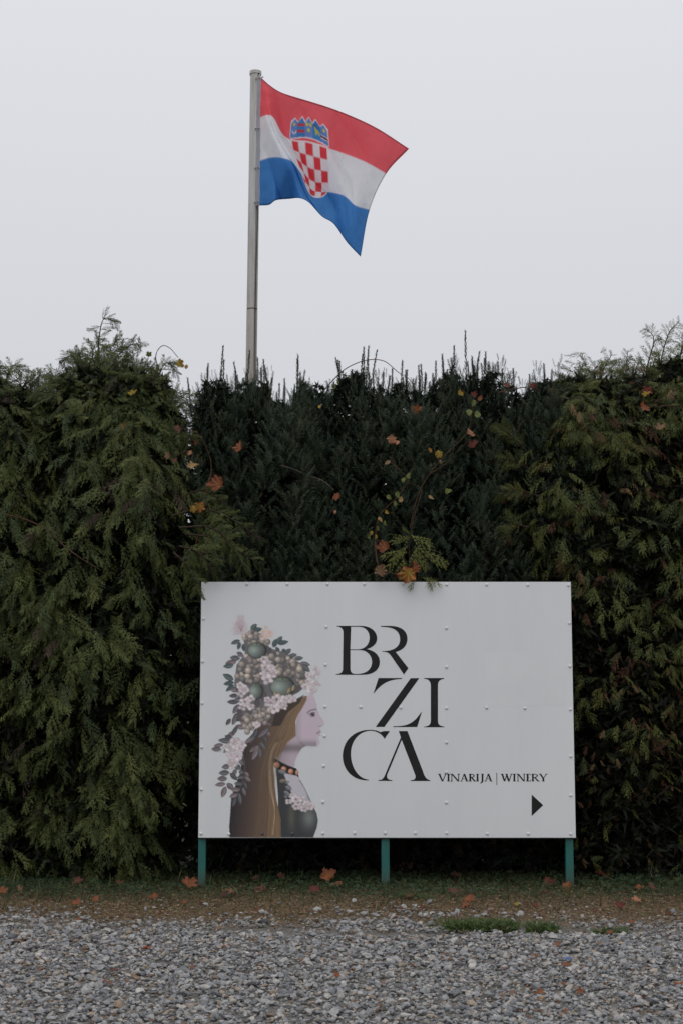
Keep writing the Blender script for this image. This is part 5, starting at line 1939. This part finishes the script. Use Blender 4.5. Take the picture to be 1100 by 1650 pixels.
# white heading tape on the hoist and the clips that hold it to the pole
mb = MB()
hs = P3[:, 0] - flag_base
hv, hf = [], []
for k in range(NV):
    p = hs[k]
    hv += [p + np.array([-0.040, -0.004, 0]), p + np.array([0.006, -0.004, 0]), p + np.array([0.006, 0.004, 0]), p + np.array([-0.040, 0.004, 0])]
for k in range(NV - 1):
    for j in range(4):
        j2 = (j + 1) % 4
        hf.append((k * 4 + j, k * 4 + j2, k * 4 + 4 + j2, k * 4 + 4 + j))
mb.add(hv, hf, (0.62, 0.62, 0.68))
link('heading_tape', mb.mesh('heading_tape'), M_FLAG, flag)
cm = None
for v in (0.015, 0.43, 0.73, 0.985):
    p = hs[int(v * (NV - 1))]
    mb = MB()
    t_ = np.linspace(0, 2 * math.pi, 11)
    mb.tube(np.stack([-0.030 + 0.022 * np.cos(t_), -0.008 + 0.020 * np.sin(t_), 0 * t_], 1), 0.0045, 5, (0.4, 0.4, 0.42), cap=False)
    if cm is None:
        cm = mb.mesh('clip', True)
        cm.materials.append(M_POLE)
    link('clip', cm, None, flag, loc=p)

# ------------------------------------------------------------------ fallen leaves
def fallen(label, px, py, sz, colr, var, tilt=0.5, z=0.02):
    p = ground_at(px, py)
    p[2] = z
    me = get_leaf(colr, var, False, 0.9)
    o = bpy.data.objects.new('fallen_leaf', me)
    col.objects.link(o)
    size = sz / FPX * np.linalg.norm(p - CAM)
    o.matrix_world = leaf_matrix((p[0], p[1], z + size * 0.22 * tilt), size * 0.9, (random.uniform(-.5, .5) * tilt, -tilt * random.uniform(0.5, 1.3), 1), random.uniform(0, 6.28))
    return tag(o, label, 'leaf', 'dead leaves lying on the ground')


big = [
    ('large curled orange leaf lying at the foot of the left sign post', 303, 1434, 28, 'orange', 0.9),
    ('large orange leaf standing on edge in the grass left of the middle sign post', 527, 1426, 30, 'orange', 1.2),
    ('peach leaf next to the large orange one, left of the middle post', 546, 1429, 14, 'peach', 1.0),
    ('tan and brown leaf in the grass right of the left sign post', 370, 1446, 24, 'tan', 0.7),
    ('dark brown leaf tucked behind the tan leaf right of the left post', 360, 1447, 18, 'brown', 0.7),
    ('upright rust coloured leaf under the sign, below the dress of the printed woman', 452, 1421, 18, 'rust', 1.3),
    ('small rust leaf under the sign just left of the upright rust leaf', 411, 1421, 14, 'rust', 1.2),
    ('flat red brown leaf in the grass under the left half of the sign', 418, 1438, 22, 'rust', 0.6),
    ('dark red leaf at the grass edge left of the middle sign post', 509, 1442, 22, 'red', 0.6),
    ('pale tan leaf standing in the grass near the left edge of the picture', 33, 1437, 13, 'tan', 1.3),
    ('orange leaf cut by the left edge of the picture', 4, 1444, 18, 'orange', 0.7),
    ('upright dark orange leaf in the grass below the left cypress', 123, 1428, 17, 'rust', 1.3),
    ('flat orange brown leaf on the litter below the left cypress', 120, 1462, 20, 'orange', 0.4),
    ('orange brown leaf on the litter right of the flat one below the cypress', 156, 1455, 15, 'orange', 0.8),
    ('light orange leaf lying on the litter left of the left sign post', 246, 1449, 19, 'orange', 0.4),
    ('dull red leaf in the grass left of the left sign post', 193, 1430, 15, 'red', 0.8),
    ('red brown leaf on the litter right of the middle sign post', 657, 1449, 18, 'rust', 0.6),
    ('broad rust leaf in the grass in front of the right half of the sign', 730, 1444, 22, 'rust', 0.6),
    ('folded orange leaf on the litter below the broad rust leaf', 753, 1455, 22, 'orange', 0.9),
    ('flat orange brown leaf on bare litter, lowest of the pair by the weeds', 752, 1464, 22, 'orange', 0.3),
    ('small bright yellow leaf on the litter in front of the right sign post', 833, 1463, 11, 'yellow', 0.4),
    ('small dark red leaf next to the bright yellow one', 862, 1464, 12, 'red', 0.6),
    ('dark maroon leaf on the litter right of the right sign post', 1000, 1468, 18, 'red', 0.8),
    ('pale orange leaf right of the maroon leaf, on the litter', 1027, 1457, 18, 'peach', 0.5),
    ('orange leaf in the grass right of the right sign post', 1028, 1437, 15, 'orange', 0.8),
    ('upright rust leaf in the grass near the right edge', 1051, 1436, 15, 'rust', 1.2),
    ('orange brown leaf leaning at the foot of the right sign post', 912, 1434, 20, 'orange', 1.0),
    ('dull red leaf in the grass just left of the right sign post', 885, 1427, 24, 'red', 0.6),
    ('tan leaf between maroon leaf and right sign post', 974, 1465, 12, 'tan', 0.8),
    ('dull red leaf in the shade behind the right sign post', 967, 1416, 32, 'red', 0.8),
    ('dark leaf in the shade under the sign near its middle post', 655, 1409, 28, 'brown', 1.0),
    ('red brown leaf in the shade under the right half of the sign', 732, 1416, 18, 'rust', 1.0),
    ('long flat orange leaf on the gravel left of centre', 239, 1535, 20, 'orange', 0.2),
    ('thin brown leaf on the gravel edge at the left', 149, 1493, 17, 'rust', 0.2),
    ('orange leaf on the gravel near the bottom left', 177, 1590, 18, 'orange', 0.3),
    ('red brown leaf on the gravel above the bottom left orange one', 182, 1570, 17, 'rust', 0.3),
    ('orange leaf on the gravel among grey stones left of the sign centre', 310, 1566, 10, 'orange', 0.5),
    ('rust leaf on the gravel below the left sign post', 366, 1531, 15, 'orange', 0.2),
    ('tan orange leaf on the gravel below the small weed', 985, 1508, 18, 'orange', 0.3),
    ('orange leaf on the gravel below the middle weed', 861, 1547, 13, 'orange', 0.5),
    ('flat orange leaf on the gravel beside the blue scrap', 908, 1561, 17, 'orange', 0.2),
    ('rust leaf lying on the gravel in the right foreground', 872, 1606, 18, 'orange', 0.4),
    ('upright orange leaf standing in the right foreground gravel', 932, 1608, 13, 'orange', 1.2),
    ('rounded orange leaf at the bottom right on gravel', 1022, 1633, 14, 'orange', 0.4),
    ('orange leaf on the gravel cut by the right edge', 1091, 1593, 18, 'orange', 0.4),
    ('small rust leaf near the bottom edge below the upright orange leaf', 911, 1637, 9, 'orange', 0.7),
    ('brown curled leaf on the gravel above the rounded orange leaf', 1035, 1615, 10, 'brown', 0.8),
    ('orange leaf at the gravel edge in the lower middle', 545, 1579, 14, 'orange', 0.4),
    ('rust leaf on the gravel right of the widest weed clump', 895, 1527, 15, 'orange', 0.4),
    ('red brown leaf at the right of the gravel edge by the small weed', 1017, 1492, 13, 'orange', 0.5),
    ('brown leaf beside the widest weed clump, standing on edge', 797, 1503, 11, 'tan', 1.0),
]
for k, (lb, px, py, sz, cl, tl_) in enumerate(big):
    fallen(lb, px, py, sz, cl, k % 5, tl_)


def side_words(px):
    return 'left of the sign' if px < 320 else ('below the left half' if px < 620 else ('below the right half' if px < 920 else 'right of the sign'))


for k in range(70):
    if k < 40:
        px, py = random.uniform(0, 1100), random.uniform(1500, 1648)
        cl = random.choice(['rust', 'orange', 'tan', 'brown', 'rust'])
        fallen('small %s leaf scrap on %s gravel %s' % (cl, 'the nearest' if py > 1590 else ('the farther' if py < 1545 else 'the middle'), side_words(px)), px, py, random.uniform(4, 8.5), cl, k % 5, random.uniform(0.2, 1.0), 0.018)
    else:
        px, py = random.uniform(0, 1100), random.uniform(1428, 1490)
        cl = random.choice(['rust', 'orange', 'tan', 'brown', 'red'])
        fallen('small %s leaf half buried in the %s %s' % (cl, 'grass strip' if py < 1460 else 'brown litter', side_words(px)), px, py, random.uniform(5, 11), cl, k % 5, random.uniform(0.3, 1.0), 0.02)
# ------------------------------------------------------------------ odd stones and a scrap
M_STONE, n, b = new_mat('dark_stone')
t = noise(n, 30, 6, 0.7)
n.links.new(ramp(n, t.outputs['Fac'], [(0.3, (0.035, 0.037, 0.042)), (0.7, (0.085, 0.087, 0.092))]).outputs[0], b.inputs['Base Color'])
b.inputs['Roughness'].default_value = 0.8
M_STONE2, n, b = new_mat('pale_stone')
t = noise(n, 30, 6, 0.7)
n.links.new(ramp(n, t.outputs['Fac'], [(0.3, (0.25, 0.245, 0.235)), (0.7, (0.42, 0.41, 0.39))]).outputs[0], b.inputs['Base Color'])
b.inputs['Roughness'].default_value = 0.8
for k, (lb, px, py, sz, m) in enumerate((('dark grey stone on the gravel edge below the left of the sign', 426, 1490, 11, M_STONE), ('small dark stone right of the other one on the gravel edge', 470, 1482, 9, M_STONE),
                                        ('pale stone on the gravel edge at the far left', 26, 1482, 10, M_STONE2), ('dark wedge shaped stone in the left foreground gravel', 407, 1591, 14, M_STONE), ('dark flat stone in the gravel right of the weeds', 983, 1535, 15, M_STONE),
                                        ('pale beige stone in the foreground gravel left of centre', 441, 1578, 11, M_STONE2), ('long pale stone in the gravel at the lower middle', 331, 1598, 17, M_STONE2))):
    p = ground_at(px, py)
    size = sz / FPX * np.linalg.norm(p - CAM) * 0.62
    V, F, C = stone_proto(np.random.default_rng(300 + k))
    o = link('stone', make_mesh('stone', V * size, F), m, loc=(p[0], p[1], size * 0.45 + 0.008))
    bv = o.modifiers.new('bevel', 'BEVEL')
    bv.width = size * 0.12
    tag(o, lb, 'stone')
M_BLUE, n, b = new_mat('blue_plastic')
t = noise(n, 30)
n.links.new(ramp(n, t.outputs['Fac'], [(0.3, (0.02, 0.09, 0.30)), (0.7, (0.035, 0.13, 0.40))]).outputs[0], b.inputs['Base Color'])
p = ground_at(915, 1554)
mb = MB()
mb.add([(-0.022, 0, 0), (0.0, -0.008, 0.01), (0.022, 0.002, 0.004), (0.016, 0.012, 0.012), (-0.012, 0.014, 0.013)], [(0, 1, 4), (1, 2, 3), (1, 3, 4)])
o = link('plastic_scrap', mb.mesh('plastic_scrap'), M_BLUE, loc=(p[0], p[1], 0.026))
sol = o.modifiers.new('thickness', 'SOLIDIFY')
sol.thickness = 0.002
tag(o, 'tiny blue plastic scrap lying on the gravel beside an orange leaf', 'litter')
